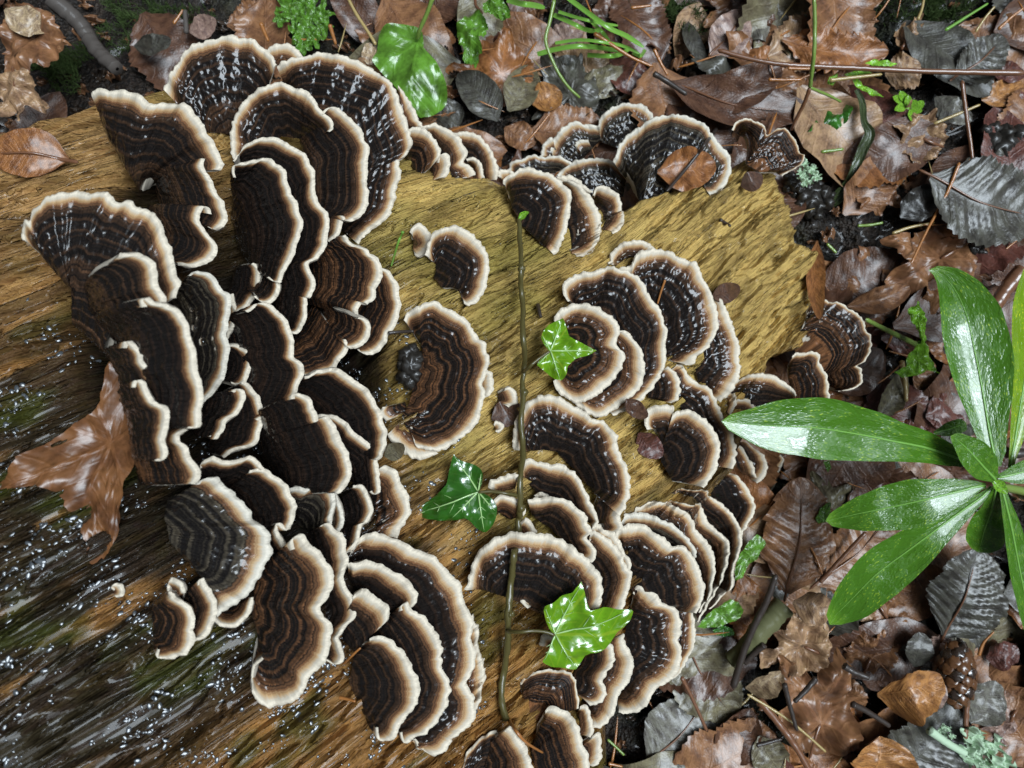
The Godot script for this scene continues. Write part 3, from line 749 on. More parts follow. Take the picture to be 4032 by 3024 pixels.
func upper_right_fungi():
	var g := {"look": 2, "squeeze": 1.25, "thick": 1.6}
	bracket("B", "420,530 450,560 490,620 520,680 540,730 570,770 580,800", "430,680 460,790", -4, 3, "pale curved edge of a bracket behind the largest top one, by the round green leaf", {"look": 1})
	bracket("B", "770,825 850,820 920,840 960,880 1000,930 1030,1000 1045,1080 1030,1118", "800,960 900,1100", -4, 5, "rightmost of the three tilted brackets beside the bright puddle")
	bracket("B", "850,1000 900,990 940,1030 970,1115", "880,1060 900,1110", 0, 4, "slim pale rim between the two right ones of the three tilted brackets", {"look": 1})
	bracket("B", "580,790 650,775 720,800 790,840 830,900 855,960 830,1000 850,1020 890,1040 905,1085", "620,940 700,1100", 0, 6, "middle one of the three tilted brackets beside the bright puddle")
	bracket("B", "480,815 520,795 580,800 630,840 670,900 685,960 660,998", "470,960 540,1080", 2, 6, "leftmost of the three tilted brackets beside the bright puddle", {"look": 1})
	bracket("B", "670,1010 690,960 725,955 745,1000 735,1060 710,1100 670,1108", "620,1040 640,1110", 3, 4, "small hooked bracket at the foot of the three tilted ones")
	bracket("B", "1045,1095 1058,1060 1110,1058 1160,1085", "1080,1120 1130,1115", 0, 3, "low pale strip of fungus where the two upper clusters meet", {"look": 1})
	bracket("B", "1780,645 1800,600 1860,575 1920,595 1960,565 2020,555 2090,565 2150,570 2190,600 2225,650 2285,670 2325,705 2345,760", "1900,720 2050,760 2200,790", -16, 3, "highest bracket fungus of the upper right cluster", g)
	bracket("B", "1665,795 1680,730 1730,680 1800,645 1880,640 1950,650 2000,700 2018,745", "1700,880 1800,920 1900,860", -8, 5, "rounded hump of a bracket right behind the upper right one with the wet leaf", g)
	bracket("B", "1305,975 1330,900 1380,850", "1370,980 1420,960", -8, 3, "thin pale sliver at the left edge of the upper right cluster", g)
	bracket("B", "1360,965 1375,900 1400,850 1450,790 1520,750 1580,775 1640,780 1675,785", "1430,1000 1560,1000 1680,880", -6, 5, "left hump of the upper right cluster", g)
	bracket("B", "1525,905 1540,875 1605,868", "1560,970 1630,930", -3, 4, "small hooked pale edge on the left hump of the upper right cluster", g)
	bracket("B", "1110,1065 1120,1010 1180,990 1260,960 1320,975 1400,965 1470,990 1500,1015", "1180,1090 1400,1080", 0, 3, "low dark crinkled bracket at the left foot of the upper right cluster", {"look": 2, "squeeze": 2.2})
	bracket("B", "1765,1005 1790,950 1810,890 1860,830 1920,790 1980,745 2060,715 2130,705 2200,712 2260,735 2320,755 2360,800 2400,860 2440,910 2490,970 2490,1080 2455,1160 2400,1210 2350,1230", "1860,1200 1960,1250 2120,1200 2260,1150", -1, 5, "broad bracket fungus holding a wet brown leaf and a dark twig in its hollow", g)
	bracket("B", "1415,1090 1450,1040 1520,1000 1600,985 1700,985 1780,1010 1855,1065", "1480,1180 1650,1280 1820,1230", -2, 4, "arched grey banded bracket below the one with the wet leaf", g)
	bracket("B", "1410,1100 1500,1095 1550,1120 1580,1160 1635,1195", "1440,1160 1550,1230", 2, 4, "pale narrow rim behind the middle of the three front fans", {"look": 1})
	bracket("B", "1640,1215 1660,1170 1700,1160 1760,1190 1800,1220 1815,1290 1815,1380 1790,1460 1745,1497", "1630,1290 1650,1420", 0, 4, "right and smallest of the three front fans below the upper right cluster")
	bracket("B", "1440,1120 1500,1140 1570,1180 1630,1240 1670,1310 1690,1380 1680,1470 1650,1560 1600,1610 1530,1628", "1380,1230 1400,1400 1480,1560", 3, 6, "middle one of the three front fans below the upper right cluster")
	bracket("B", "1085,1145 1090,1110 1140,1090 1190,1050 1240,1040 1290,1060 1360,1080 1410,1100 1450,1140 1490,1190 1500,1240 1490,1300 1480,1390 1450,1480 1410,1560 1388,1582", "1110,1210 1130,1290 1200,1400 1300,1500", 5, 7, "left one of the three front fans, with a blue black face above the ivy tip")
	bracket("C", "400,810 430,760 490,740 560,760 610,800 620,835 680,800 730,795 770,830 800,880 820,950 850,965 830,1020 710,1092", "440,930 500,1000 600,1040 680,1060", 14, 6, "heart shaped dark bracket fungus alone on the ground end of the log", {"look": 1, "squeeze": 2.6, "thick": 1.4})

func middle_fungi():
	bracket("P", "1705,640 1720,570 1740,510 1800,470 1880,455 1950,480 2010,530 2060,590 2090,660 2085,760 2070,840 2030,910 1970,945 1942,935", "1790,720 1750,780 1800,840 1900,840", 3, 6, "comma shaped bracket fungus alone on the wood, beside a tiny ear shaped one", {"group": "single brackets on the bare wood"})
	bracket("P", "1612,500 1625,460 1660,440 1700,465 1725,510 1735,560 1710,620 1670,655 1635,640", "1625,540 1620,600", 4, 3, "tiny ear shaped bracket left of the comma shaped one", {"group": "single brackets on the bare wood", "look": 1})
	bracket("E", "325,955 318,985 330,1020 362,1030 420,1000", "470,920 480,980", 3, 3, "frayed brown flap at the left of the kidney shaped bracket", {"look": 1, "group": "single brackets on the bare wood", "squeeze": 1.6})
	bracket("E", "360,1120 370,1160 420,1190 450,1230 520,1275 600,1270 665,1235", "420,1060 470,1100 560,1150", 2, 2, "white rimmed lip below the foot of the kidney shaped bracket", {"look": 1, "group": "single brackets on the bare wood"})
	bracket("E", "960,725 1000,740 1015,800 1000,860 960,882", "930,760 930,850", 2, 3, "little lobe stuck to the right edge of the kidney shaped bracket", {"look": 1, "group": "single brackets on the bare wood"})
	bracket("E", "470,420 480,370 530,340 590,305 650,300 700,330 780,370 850,420 900,490 920,530 960,550 970,600 990,660 970,730 950,800 955,870 945,960 920,1050 880,1090 830,1130 760,1190 690,1220 600,1215 530,1190 522,1155", "580,590 570,660 540,740 520,820 490,930 440,1010", 5, 8, "solitary kidney shaped bracket fungus with brown rings and a black knob at its root", {"look": 1, "group": "single brackets on the bare wood"})
	var knob := thing("fungus_knob", "black lumpy knob of old fungus at the root of the kidney shaped bracket", "fungus knob", ground_at("E", 505, 690, 4))
	for q in [[0, 0, 5], [-25, -60, 3.6], [-40, 70, 3.4], [25, 60, 3.6], [35, -40, 3.4], [-10, 110, 2.8], [-45, 0, 3], [5, -95, 2.6]]:
		part("lump", lump_mesh(q[2] * 0.001, q[0] + 3.0), mats.knob, knob, Vector3(q[0], 0, q[1]) * 0.000065)
	bracket("E", "1095,845 1130,835 1155,880 1155,930 1105,948", "1045,870 1045,920", 3, 2, "tiny dark bracket with a white edge beside the ivy stem", {"group": "single brackets on the bare wood"})
	bracket("E", "1022,1065 1035,1043 1062,1048 1075,1072 1060,1097 1030,1095", "1025,1080 1035,1090", 3, 2, "white button of a young bracket with a brown eye, below the tiny dark one", {"group": "single brackets on the bare wood", "thick": 1.5})

func right_fungi():
	var w := {"look": 1, "squeeze": 2.2, "thick": 1.4}
	bracket("G", "865,355 900,300 960,280 1010,300 1060,300 1110,330 1160,360 1210,400 1230,470 1265,520 1260,590 1230,660 1175,697 1200,720 1205,780 1170,830 1100,845 1060,857", "860,520 780,640 860,740 980,850", 16, 8, "thin edged brown bracket fungus at the log's right end, beside the chewed green leaf", w)
	bracket("R", "1770,1115 1800,1090 1850,1090 1900,1080 1940,1110 1945,1160 1990,1240 1995,1310 2005,1375", "1740,1190 1760,1400", 22, 8, "small striped bracket in front of the thin edged brown one, above the long green leaf", w)
	bracket("R", "1435,1255 1500,1220 1580,1215 1650,1230 1710,1270 1760,1320 1790,1360", "1420,1340 1540,1420 1650,1440", 10, 8, "blackish arched bracket touching the top edge of the long green leaf")
	bracket("R", "620,545 640,480 690,420 760,395 840,388 890,415 905,445", "690,560 760,540 800,520", -2, 4, "small arch of fungus behind the top of the large ringed bracket")
	bracket("R", "1290,730 1330,760 1380,850 1410,940 1440,1030 1445,1150 1455,1190 1430,1270 1380,1350 1320,1392", "1180,850 1140,1100 1190,1290", -3, 3, "tall bracket fungus right behind the large ringed one, on the pale wood")
	bracket("R", "1395,1320 1385,1400 1350,1480", "1330,1360 1310,1440", -6, -2, "pale strip of rim at the foot of the tall bracket near the leaf tip", {"look": 1})
	bracket("R", "990,1180 1030,1190 1060,1240 1075,1310 1055,1380 1018,1402", "880,1250 870,1370", 2, 3, "small blue black bracket under the lower edge of the large ringed one")
	bracket("R", "690,570 720,550 770,552 790,500 830,455 900,440 980,450 1050,480 1110,515 1170,520 1190,550 1200,600 1240,660 1270,720 1300,800 1310,900 1300,970 1260,1040 1210,1090 1180,1110 1160,1150 1112,1162", "740,660 800,780 880,920 960,1040 1000,1130", 1, 5, "large ringed bracket fungus with an orange needle lying on it")
	bracket("R", "385,760 350,720 350,660 400,620 470,590 560,575 600,562 640,545 700,570 770,590 830,640 865,700 880,735 940,810 970,870 985,960 980,1100 975,1180 930,1260 880,1330 800,1400 740,1440 655,1472", "430,790 520,880 600,1050 600,1250 560,1400", 4, 8, "long arched bracket fungus curling over the two ringed ones by the bright ivy leaf")
	bracket("R", "690,960 740,970 790,1010 830,1070 850,1150 845,1240 810,1320 740,1390 670,1440 610,1480 560,1490 490,1460 425,1408", "520,980 540,1150 430,1340", 6, 6, "crescent bracket fungus tucked between the spiral one and the long arched one", {"look": 1})
	bracket("R", "285,888 310,840 345,808 400,790 470,783 540,795 600,830 660,880 697,945 685,1000 678,1050 722,1085 725,1130 700,1200 640,1280 560,1350 480,1392 420,1396 350,1360 305,1310 290,1262", "350,950 340,1050 350,1180", 8, 6, "spiral ringed bracket fungus partly covered by the small bright ivy leaf", {"look": 1})

func lower_middle_fungi():
	bracket("E", "990,1462 1000,1420 1080,1390 1140,1370 1172,1385", "1070,1480 1150,1460", 2, 5, "upper of two small brackets left of the ivy stem, by the dark ivy leaf", {"look": 1})
	bracket("E", "1010,1545 1060,1505 1130,1520 1190,1560 1210,1600 1190,1635", "1040,1610 1120,1650", 3, 6, "lower of two small brackets left of the ivy stem, by the dark ivy leaf", {"look": 1})
	bracket("I", "1190,135 1220,112 1260,150 1278,198", "1160,200 1230,230", 2, 4, "pale little bracket half hidden behind the top of the wide arched one", {"look": 1})
	bracket("S", "45,430 35,340 50,250 80,190 140,120 200,90 270,90 340,110 400,150 480,190 550,245 600,250 640,290 685,350 680,400 710,480 750,560 760,640 755,720 720,800 692,838", "120,440 220,430 300,440 420,560 540,700", 6, 5, "big rounded bracket fungus with fine rings behind the ivy stem", {"bulge": 0.10})
	bracket("S", "575,692 600,650 640,650 680,690 690,740 685,800 690,860 710,910 678,942", "540,760 560,860 600,930", 3, 5, "narrow curved bracket at the foot of the big rounded one")
	bracket("S", "530,905 570,895 620,925 670,960 700,1020 720,1060 760,1120 765,1170 738,1182", "500,960 580,1080 650,1170", -2, 5, "thin wavy bracket running down right of the small tier")
	bracket("S", "80,560 85,520 130,490 190,505 250,520 320,525 390,555 440,610 480,680 510,760 550,840 560,880 528,902", "110,620 180,700 340,780 460,850", 4, 7, "sloping bracket fungus beneath the big rounded one, right of the ivy stem")
	bracket("S", "170,722 200,700 240,710 252,738", "190,760 230,765", 4, 4, "tiny pale bud between the two sloping brackets by the ivy stem", {"look": 1})
	bracket("S", "515,950 540,940 590,960 640,1000 680,1050 720,1110 740,1170 765,1200 760,1260 740,1340 720,1400 688,1452", "500,1040 540,1220 580,1420", 0, 6, "tall curved bracket fungus right of the wide arched one")
	bracket("S", "130,765 125,745 200,735 290,730 360,745 420,790 480,840 500,900 520,940 490,970 500,1000 540,1050 545,1090 518,1128", "150,840 270,920 380,1040", 7, 8, "second sloping bracket fungus, just above the wide arched one")
	bracket("I", "840,555 860,510 870,460 890,390 920,320 970,270 1030,230 1120,200 1200,195 1300,205 1400,225 1480,270 1540,310 1590,350 1640,410 1680,450 1690,520 1690,600 1655,662", "950,560 1040,590 1150,620 1280,680 1400,720", 6, 7, "wide arched bracket fungus pierced by the ivy stem", {"bulge": 0.08})
	bracket("I", "1240,658 1195,620 1195,570 1240,520 1300,480 1370,450 1450,450 1530,490 1600,540 1660,590 1680,640 1658,692", "1280,660 1380,690 1500,700", 12, 7, "smaller arched bracket nested in the wide arched one, above the bright ivy leaf")
	bracket("I", "890,680 925,760 920,850 945,960 965,1080 950,1170 930,1240 905,1292", "820,760 820,1000 830,1250", -8, 2, "pale underside rim showing right of the big tiered fan at the bottom", {"look": 1})
	bracket("I", "175,262 220,215 260,200 330,210 400,235 470,270 540,310 640,345 700,400 740,450 790,500 820,550 830,620 870,690 890,770 880,850 895,900 905,990 890,1060 860,1110 850,1150 885,1200 900,1280 895,1350 860,1410 800,1450 750,1500 710,1560 640,1585 570,1550 522,1488", "110,380 160,650 280,1000 400,1300 440,1400", -5, 6, "largest outer fan of the bottom tier of four brackets", {"look": 3})
	bracket("I", "105,402 180,395 230,380 300,395 370,430 440,470 500,520 530,580 525,640 500,665 468,640", "110,480 180,600 340,690", 3, 9, "upper inner fan of the bottom tier of four brackets", {"look": 3})
	bracket("I", "435,682 450,640 480,630 500,670 560,710 610,760 650,820 680,870 695,930 690,1000 700,1060 740,1130 740,1200 720,1290 660,1380 590,1450 520,1470 460,1510 438,1440", "260,780 240,1000 300,1220 380,1400", 1, 9, "middle fan of the bottom tier of four brackets")
	bracket("I", "145,605 190,565 230,565 300,620 350,650 365,720 340,760 292,768", "60,720 80,860 160,960", 6, 8, "small wet fan with bright glints in the bottom tier, above the innermost one")
	bracket("I", "252,872 290,848 340,855 400,900 460,960 510,1040 540,1130 545,1200 520,1290 460,1360 420,1410 390,1470 330,1500 290,1480 285,1415", "150,940 120,1120 230,1370", 5, 9, "innermost and lowest fan of the bottom tier of four brackets")
	bracket("I", "1310,902 1320,850 1350,835 1405,850", "1350,910 1400,900", 3, 4, "small pink white bud under the stalk of the bright lower ivy leaf", {"look": 1})

func lower_right_fungi():
	bracket("S", "1745,470 1770,490 1740,560 1680,620 1650,680 1598,718", "1620,500 1580,640", -16, -6, "outermost pale rim of the far right stack, under the long green leaf", {"look": 1})
	bracket("S", "1690,450 1720,480 1710,530 1670,600 1598,682", "1560,440 1560,580", -10, -4, "second rim of the far right stack, under the long green leaf", {"look": 1})
	bracket("S", "1490,380 1560,430 1600,470 1615,530 1590,600 1548,632", "1410,400 1440,500 1480,600", -5, -2, "dark faced bracket of the far right stack, under the tip of the long green leaf")
	bracket("S", "1410,380 1450,400 1500,470 1530,540 1540,602", "1380,470 1430,570", -4, -1, "pair of pale thin rims left of the far right stack", {"look": 1})
	bracket("S", "1380,112 1440,105 1500,130 1535,172", "1380,190 1480,210", -6, 2, "bracket with a rounded pale top just above the tip of the long green leaf", {"look": 1})
	bracket("S", "1430,500 1490,550 1540,610 1580,680 1590,760 1570,850 1540,930 1500,970 1458,1002", "1380,620 1440,760 1410,920", -12, -3, "outer right bracket of the great lower right stack", {"look": 1})
	bracket("S", "1390,572 1430,590 1480,640 1520,710 1535,780 1510,860 1460,940 1448,982", "1220,660 1270,760 1340,900", -6, 3, "black hollowed bracket fungus of the great lower right stack", {"look": 3})
	bracket("R", "1000,1180 1050,1152 1100,1180 1130,1240 1200,1280 1265,1315 1300,1380 1320,1440 1345,1500 1395,1565 1410,1640 1420,1730 1405,1812", "980,1280 1060,1400 1200,1600 1260,1790", -1, 3, "long wavy bracket running down past the tip of the long green leaf")
	bracket("S", "875,302 855,250 870,190 915,155 980,150 1035,172 1022,212 1070,185 1130,188 1200,222 1260,270 1300,340 1320,430 1310,510 1280,580 1240,630 1212,658", "930,300 960,400 950,500 1020,620", 5, 7, "snail shaped bracket fungus with many rings, left of the tip of the long green leaf")
	bracket("S", "960,645 970,615 1050,625 1130,630 1190,650 1230,700 1300,740 1360,790 1410,860 1445,930 1445,1020 1420,1100 1390,1190 1390,1280 1330,1350 1258,1424", "990,680 1120,740 1240,900 1280,1150 1240,1350", -4, 4, "fourth and outermost long bracket of the great lower right stack")
	bracket("S", "920,718 940,690 1010,700 1060,720 1130,725 1180,745 1220,800 1240,860 1290,930 1330,970 1370,1010 1370,1080 1340,1180 1310,1290 1260,1380 1178,1502", "960,760 1080,830 1180,1000 1220,1200 1180,1420", -2, 5, "third long bracket of the great lower right stack", {"look": 1})
	bracket("S", "700,852 730,800 760,750 830,725 900,720 980,735 1060,770 1120,820 1155,870 1170,920 1190,950 1240,1000 1280,1080 1290,1150 1270,1260 1240,1370 1188,1442", "780,860 930,920 1080,1100 1130,1300", 1, 6, "second long bracket of the great lower right stack")
	bracket("S", "705,892 720,850 790,825 870,830 940,860 1010,890 1080,940 1140,1010 1170,1060 1162,1102", "760,930 900,960 1010,1040", 4, 6, "grey rimmed bracket fungus high in the great lower right stack", {"look": 2})
	bracket("S", "678,972 690,930 740,900 800,895 860,905 900,940 960,970 1010,1020 1040,1040 1090,1025 1130,1060 1170,1110 1190,1170 1220,1250 1225,1330 1200,1390 1168,1442", "710,1020 730,1180 780,1330 880,1420", 5, 8, "front bracket fungus of the great lower right stack, with a glossy black face")
	bracket("I", "2185,640 2250,650 2270,760 2270,880 2225,1000 2165,1090 2060,1150 1998,1202", "2080,720 2100,960 2000,1130", -8, -2, "bracket rim showing outside the ringed fan at the lower right", {"look": 1})
	bracket("I", "1900,578 1915,530 1960,535 2020,570 2060,630 2130,660 2170,700 2190,780 2170,870 2190,950 2170,1050 2110,1120 2030,1170 1990,1240 1940,1300 1880,1320 1798,1312", "1880,640 1850,780 1810,950 1780,1180", 4, 6, "ringed fan of a bracket fungus right of the large bright ivy leaf")
	bracket("I", "1770,852 1820,830 1840,900 1890,990 1885,1060 1850,1150 1800,1200 1770,1290 1750,1350 1700,1400 1638,1422", "1680,880 1640,1050 1590,1250", 2, 5, "right one of two brackets under the point of the large bright ivy leaf")
	bracket("I", "1720,872 1755,920 1760,1000 1720,1070 1700,1130 1720,1190 1690,1250 1618,1268", "1540,960 1490,1180", 5, 6, "left one of two brackets under the point of the large bright ivy leaf")
	bracket("I", "1555,1292 1590,1280 1620,1350 1635,1420 1618,1472", "1530,1340 1540,1450", 0, 5, "pale sided little bracket at the bottom, between two dark ones", {"look": 1})
	bracket("I", "1630,1472 1680,1450 1690,1540 1680,1620 1638,1652", "1540,1520 1550,1640", 0, 4, "lowest small bracket right of the wet brown one at the bottom edge")
	bracket("I", "1185,1130 1240,1075 1320,1050 1430,1050 1510,1090 1535,1180 1545,1290", "1190,1190 1230,1330 1340,1390", 1, 4, "dark wet crust of fungus beside the ivy stem, under the large bright ivy leaf", {"squeeze": 3.2, "look": 1, "thick": 1.2})
	bracket("I", "820,1640 860,1560 930,1480 1010,1430 1060,1460 1075,1540 1060,1660", "830,1700 950,1720 1040,1720", 1, 3, "black crumbly fungus crust left of the foot of the ivy stem", {"squeeze": 3.6, "thick": 1.2})
	bracket("I", "1345,1315 1370,1290 1430,1300 1500,1340 1540,1400 1560,1460 1570,1510 1600,1570 1610,1640 1600,1720", "1300,1380 1250,1560 1300,1760", 3, 6, "wet brown bracket fungus at the bottom edge, right of the foot of the ivy stem", {"look": 1})
	bracket("I", "1090,1435 1110,1405 1160,1450 1200,1510 1240,1580 1260,1660 1255,1730", "980,1480 960,1720", 3, 6, "bracket fungus cut by the bottom edge, left of the red brown needle", {"look": 1})

func ground_at(sheet: String, x: float, y: float, mm: float) -> Vector3:     # a place on the wood, or on the ground beside it
	var n := native(sheet, Vector2(x, y)); var w := start(n)
	for k in 8: w = at(n, maxf(wood_y(w.x, w.z), ground_y(w.x, w.z)) + mm * 0.001)
	return w

func lump_mesh(r: float, salt: float) -> ArrayMesh:
	var nu := 15; var nv := 9
	var p := PackedVector3Array(); var uv := PackedVector2Array()
	for i in nu:
		for j in nv:
			var a := TAU * (i % (nu - 1)) / (nu - 1.0); var b := PI * j / (nv - 1.0)
			var d := Vector3(sin(b) * cos(a), cos(b), sin(b) * sin(a))
			p.append(d * r * (1.0 + 0.35 * fine.get_noise_3d(d.x * 1.6 + salt, d.y * 1.6, d.z * 1.6) + 0.12 * fine.get_noise_3d(d.x * 5 + salt, d.y * 5, d.z * 5))); uv.append(Vector2(i / 14.0, j / 8.0))
	var n := normals_of(p, nu, nv, true)
	for i in nu:
		n[i * nv] = p[i * nv].normalized(); n[i * nv + nv - 1] = p[i * nv + nv - 1].normalized()
		for j in range(1, nv - 1):
			if n[i * nv + j].dot(p[i * nv + j]) < 0: n[i * nv + j] = -n[i * nv + j]
	var du := p[nv + 4] - p[4]; var dv := p[5] - p[4]
	var flip := du.cross(dv).dot(p[4]) < 0
	if flip:
		for k in n.size(): n[k] = -n[k]
	return sheet_mesh(p, n, uv, nu, nv, 0, nv - 1, flip)

# ---------------------------------------------------------------- leaves
# a blade along a drawn midrib: "x,y,half" triples on a sheet; heights in metres from stalk to tip
func blade_mesh(sheet: String, text: String, heights: Array, how := {}) -> Array:
	var mid := PackedVector2Array(); var halves := []
	for w in text.split(" ", false):
		var c := w.split(",")
		mid.append(native(sheet, Vector2(float(c[0]), float(c[1])))); halves.append(float(c[2]) * (1.8228 if sheet == "F" else 0.63291))
	var n: int = how.get("n", 34) * (1 if how.get("teeth", 0.0) == 0.0 else 3); var nv: int = how.get("across", 15)
	var curl: float = how.get("curl", 0.1); var ruffle: float = how.get("ruffle", 0.0); var teeth: float = how.get("teeth", 0.0); var roll: float = how.get("roll", 0.0)
	var salt: float = how.get("salt", float(used.size()) * 3.1 + mid[0].x * 0.01)
	var line := smooth(mid, n)
	var p := PackedVector3Array(); var uv := PackedVector2Array()
	# half width against distance along the midrib
	var run := [0.0]
	for k in range(1, mid.size()): run.append(run[k - 1] + mid[k].distance_to(mid[k - 1]))
	for i in n:
		var t := i / (n - 1.0)
		var g: float = t * run[-1]
		var k := 0
		while k < run.size() - 2 and run[k + 1] < g: k += 1
		var f: float = clampf((g - run[k]) / maxf(run[k + 1] - run[k], 0.001), 0, 1)
		var h0: float = halves[maxi(k - 1, 0)]; var h1: float = halves[k]; var h2: float = halves[k + 1]; var h3: float = halves[mini(k + 2, halves.size() - 1)]
		var half: float = maxf(cubic_interpolate(h1, h2, h0, h3, f), 0.6)
		if k == run.size() - 2: half = maxf(h1 * sqrt(maxf(1.0 - f * f, 0.0)) * 0.6 + lerpf(h1, h2, f) * 0.4, 0.6)
		var hf := t * (heights.size() - 1); var hk := mini(int(hf), heights.size() - 2)
		var y: float = lerpf(heights[hk], heights[hk + 1], smoothstep(0.0, 1.0, hf - hk) * 0.5 + (hf - hk) * 0.5)
		var here := at(line[i], y)
		var dir := at(line[mini(i + 1, n - 1)], y) - at(line[maxi(i - 1, 0)], y); dir.y = 0; dir = dir.normalized()
		var side := Vector3(-dir.z, 0, dir.x)
		var wd := half / FOCAL * (EYE - y)
		for j in nv:
			var s := j / (nv - 1.0) * 2.0 - 1.0
			var reach := wd
			if teeth > 0:
				var ph: float = t * how.get("count", 14.0) + 0.1 * fine.get_noise_1d(t * 30 + salt)
				reach *= 1.0 - teeth * (ph - floorf(ph)) * smoothstep(0.4, 1.0, absf(s)) + 0.10 * fine.get_noise_2d(t * 3.0, salt + s)
			else: reach *= 1.0 + 0.03 * fine.get_noise_2d(t * 6.0, salt + signf(s) * 9.0)
			var q := here + side * s * reach
			var k2 := s * s
			if how.has("ribs"):
				var ph2: float = t * 9.0 - absf(s) * 1.6
				q.y += how.ribs * wd * (absf(ph2 - roundf(ph2)) * 2.0 - 0.5) * smoothstep(0.05, 0.3, absf(s))
			q.y += curl * wd * k2 + roll * wd * s + ruffle * wd * (fine.get_noise_3d(t * 3.0, s * 1.1, salt) * (0.3 + absf(s)) + 0.45 * fine.get_noise_3d(t * 8.0, s * 2.4, salt + 9) * absf(s)) - 0.03 * wd * exp(-k2 * 220.0)
			p.append(q); uv.append(Vector2(t, 0.5 + 0.5 * s))
	var nor := normals_of(p, n, nv)
	var sum := 0.0
	for q in nor: sum += q.y
	return [p, nor, uv, n, nv, sum < 0]

func moved(g: Array, o: Vector3) -> ArrayMesh:
	var p: PackedVector3Array = g[0]
	for k in p.size(): p[k] -= o
	return sheet_mesh(p, g[1], g[2], g[3], g[4], 0, g[4] - 1, g[5])

# a leaf from its outline and the point where its veins meet
func outline_mesh(pts: PackedVector2Array, centre: Vector2, y: float, how := {}) -> Array:
	var n: int = how.get("n", 110); var nr: int = how.get("rings", 10)
	var cup: float = how.get("cup", 0.1); var ruffle: float = how.get("ruffle", 0.12); var slope: Vector2 = how.get("slope", Vector2.ZERO)
	var salt: float = how.get("salt", pts[0].x * 0.013 + pts[0].y * 0.007); var turn: float = how.get("turn", 0.0); var teeth: float = how.get("teeth", 0.0)
	var closed := pts.duplicate(); closed.append(pts[0])
	var run := PackedFloat32Array([0.0])
	for k in range(1, closed.size()): run.append(run[k - 1] + closed[k].distance_to(closed[k - 1]))
	var ring := PackedVector2Array(); var far := 0.0; var k := 0
	for i in n:
		var t := run[-1] * i / (n - 1.0)
		while k < run.size() - 2 and run[k + 1] < t: k += 1
		var q := closed[k].lerp(closed[k + 1], clampf((t - run[k]) / maxf(run[k + 1] - run[k], 0.01), 0, 1))
		if teeth > 0: q = centre + (q - centre) * (1.0 - teeth * (0.5 + 0.5 * fine.get_noise_2d((i % (n - 1)) * 0.9, salt)))
		ring.append(q); far = maxf(far, q.distance_to(centre))
	var R := far / FOCAL * (EYE - y)
	var p := PackedVector3Array(); var uv := PackedVector2Array()
	for i in n:
		for j in nr:
			var r := pow(j / (nr - 1.0), 0.85)
			var q := centre.lerp(ring[i], r)
			var w := at(q, y)
			var rel := (q - centre) / far
			w.y += R * (cup * rel.length_squared() + slope.dot(rel) + ruffle * fine.get_noise_2d(rel.x * 1.7 + salt, rel.y * 1.7) + ruffle * 0.5 * r * fine.get_noise_2d(rel.x * 4.5 + salt, rel.y * 4.5 + 7) - 0.4 * ruffle * fine.get_noise_2d(salt, 7))
			p.append(w); uv.append(Vector2(0.5, 0.5) + rel.rotated(-turn) * 0.495)
	var nor := normals_of(p, n, nr, true)
	var mid := Vector3.ZERO
	for i in n: mid += nor[i * nr + 1]
	mid = mid.normalized()
	for i in n: nor[i * nr] = mid
	return [p, nor, uv, n, nr, mid.y < 0]

func height_on(g: Array, q: Vector3) -> float:     # height of an outline leaf near a place
	var best := 1e9; var y := q.y
	var p: PackedVector3Array = g[0]
	for k in p.size():
		var d := Vector2(p[k].x - q.x, p[k].z - q.z).length_squared()
		if d < best: best = d; y = p[k].y
	return y

func kinked(p: PackedVector3Array) -> PackedVector3Array:
	for k in p.size(): p[k] += Vector3(fine.get_noise_2d(k * 0.09, 3.0), 0, fine.get_noise_2d(k * 0.09, 8.0)) * 0.0006
	return p

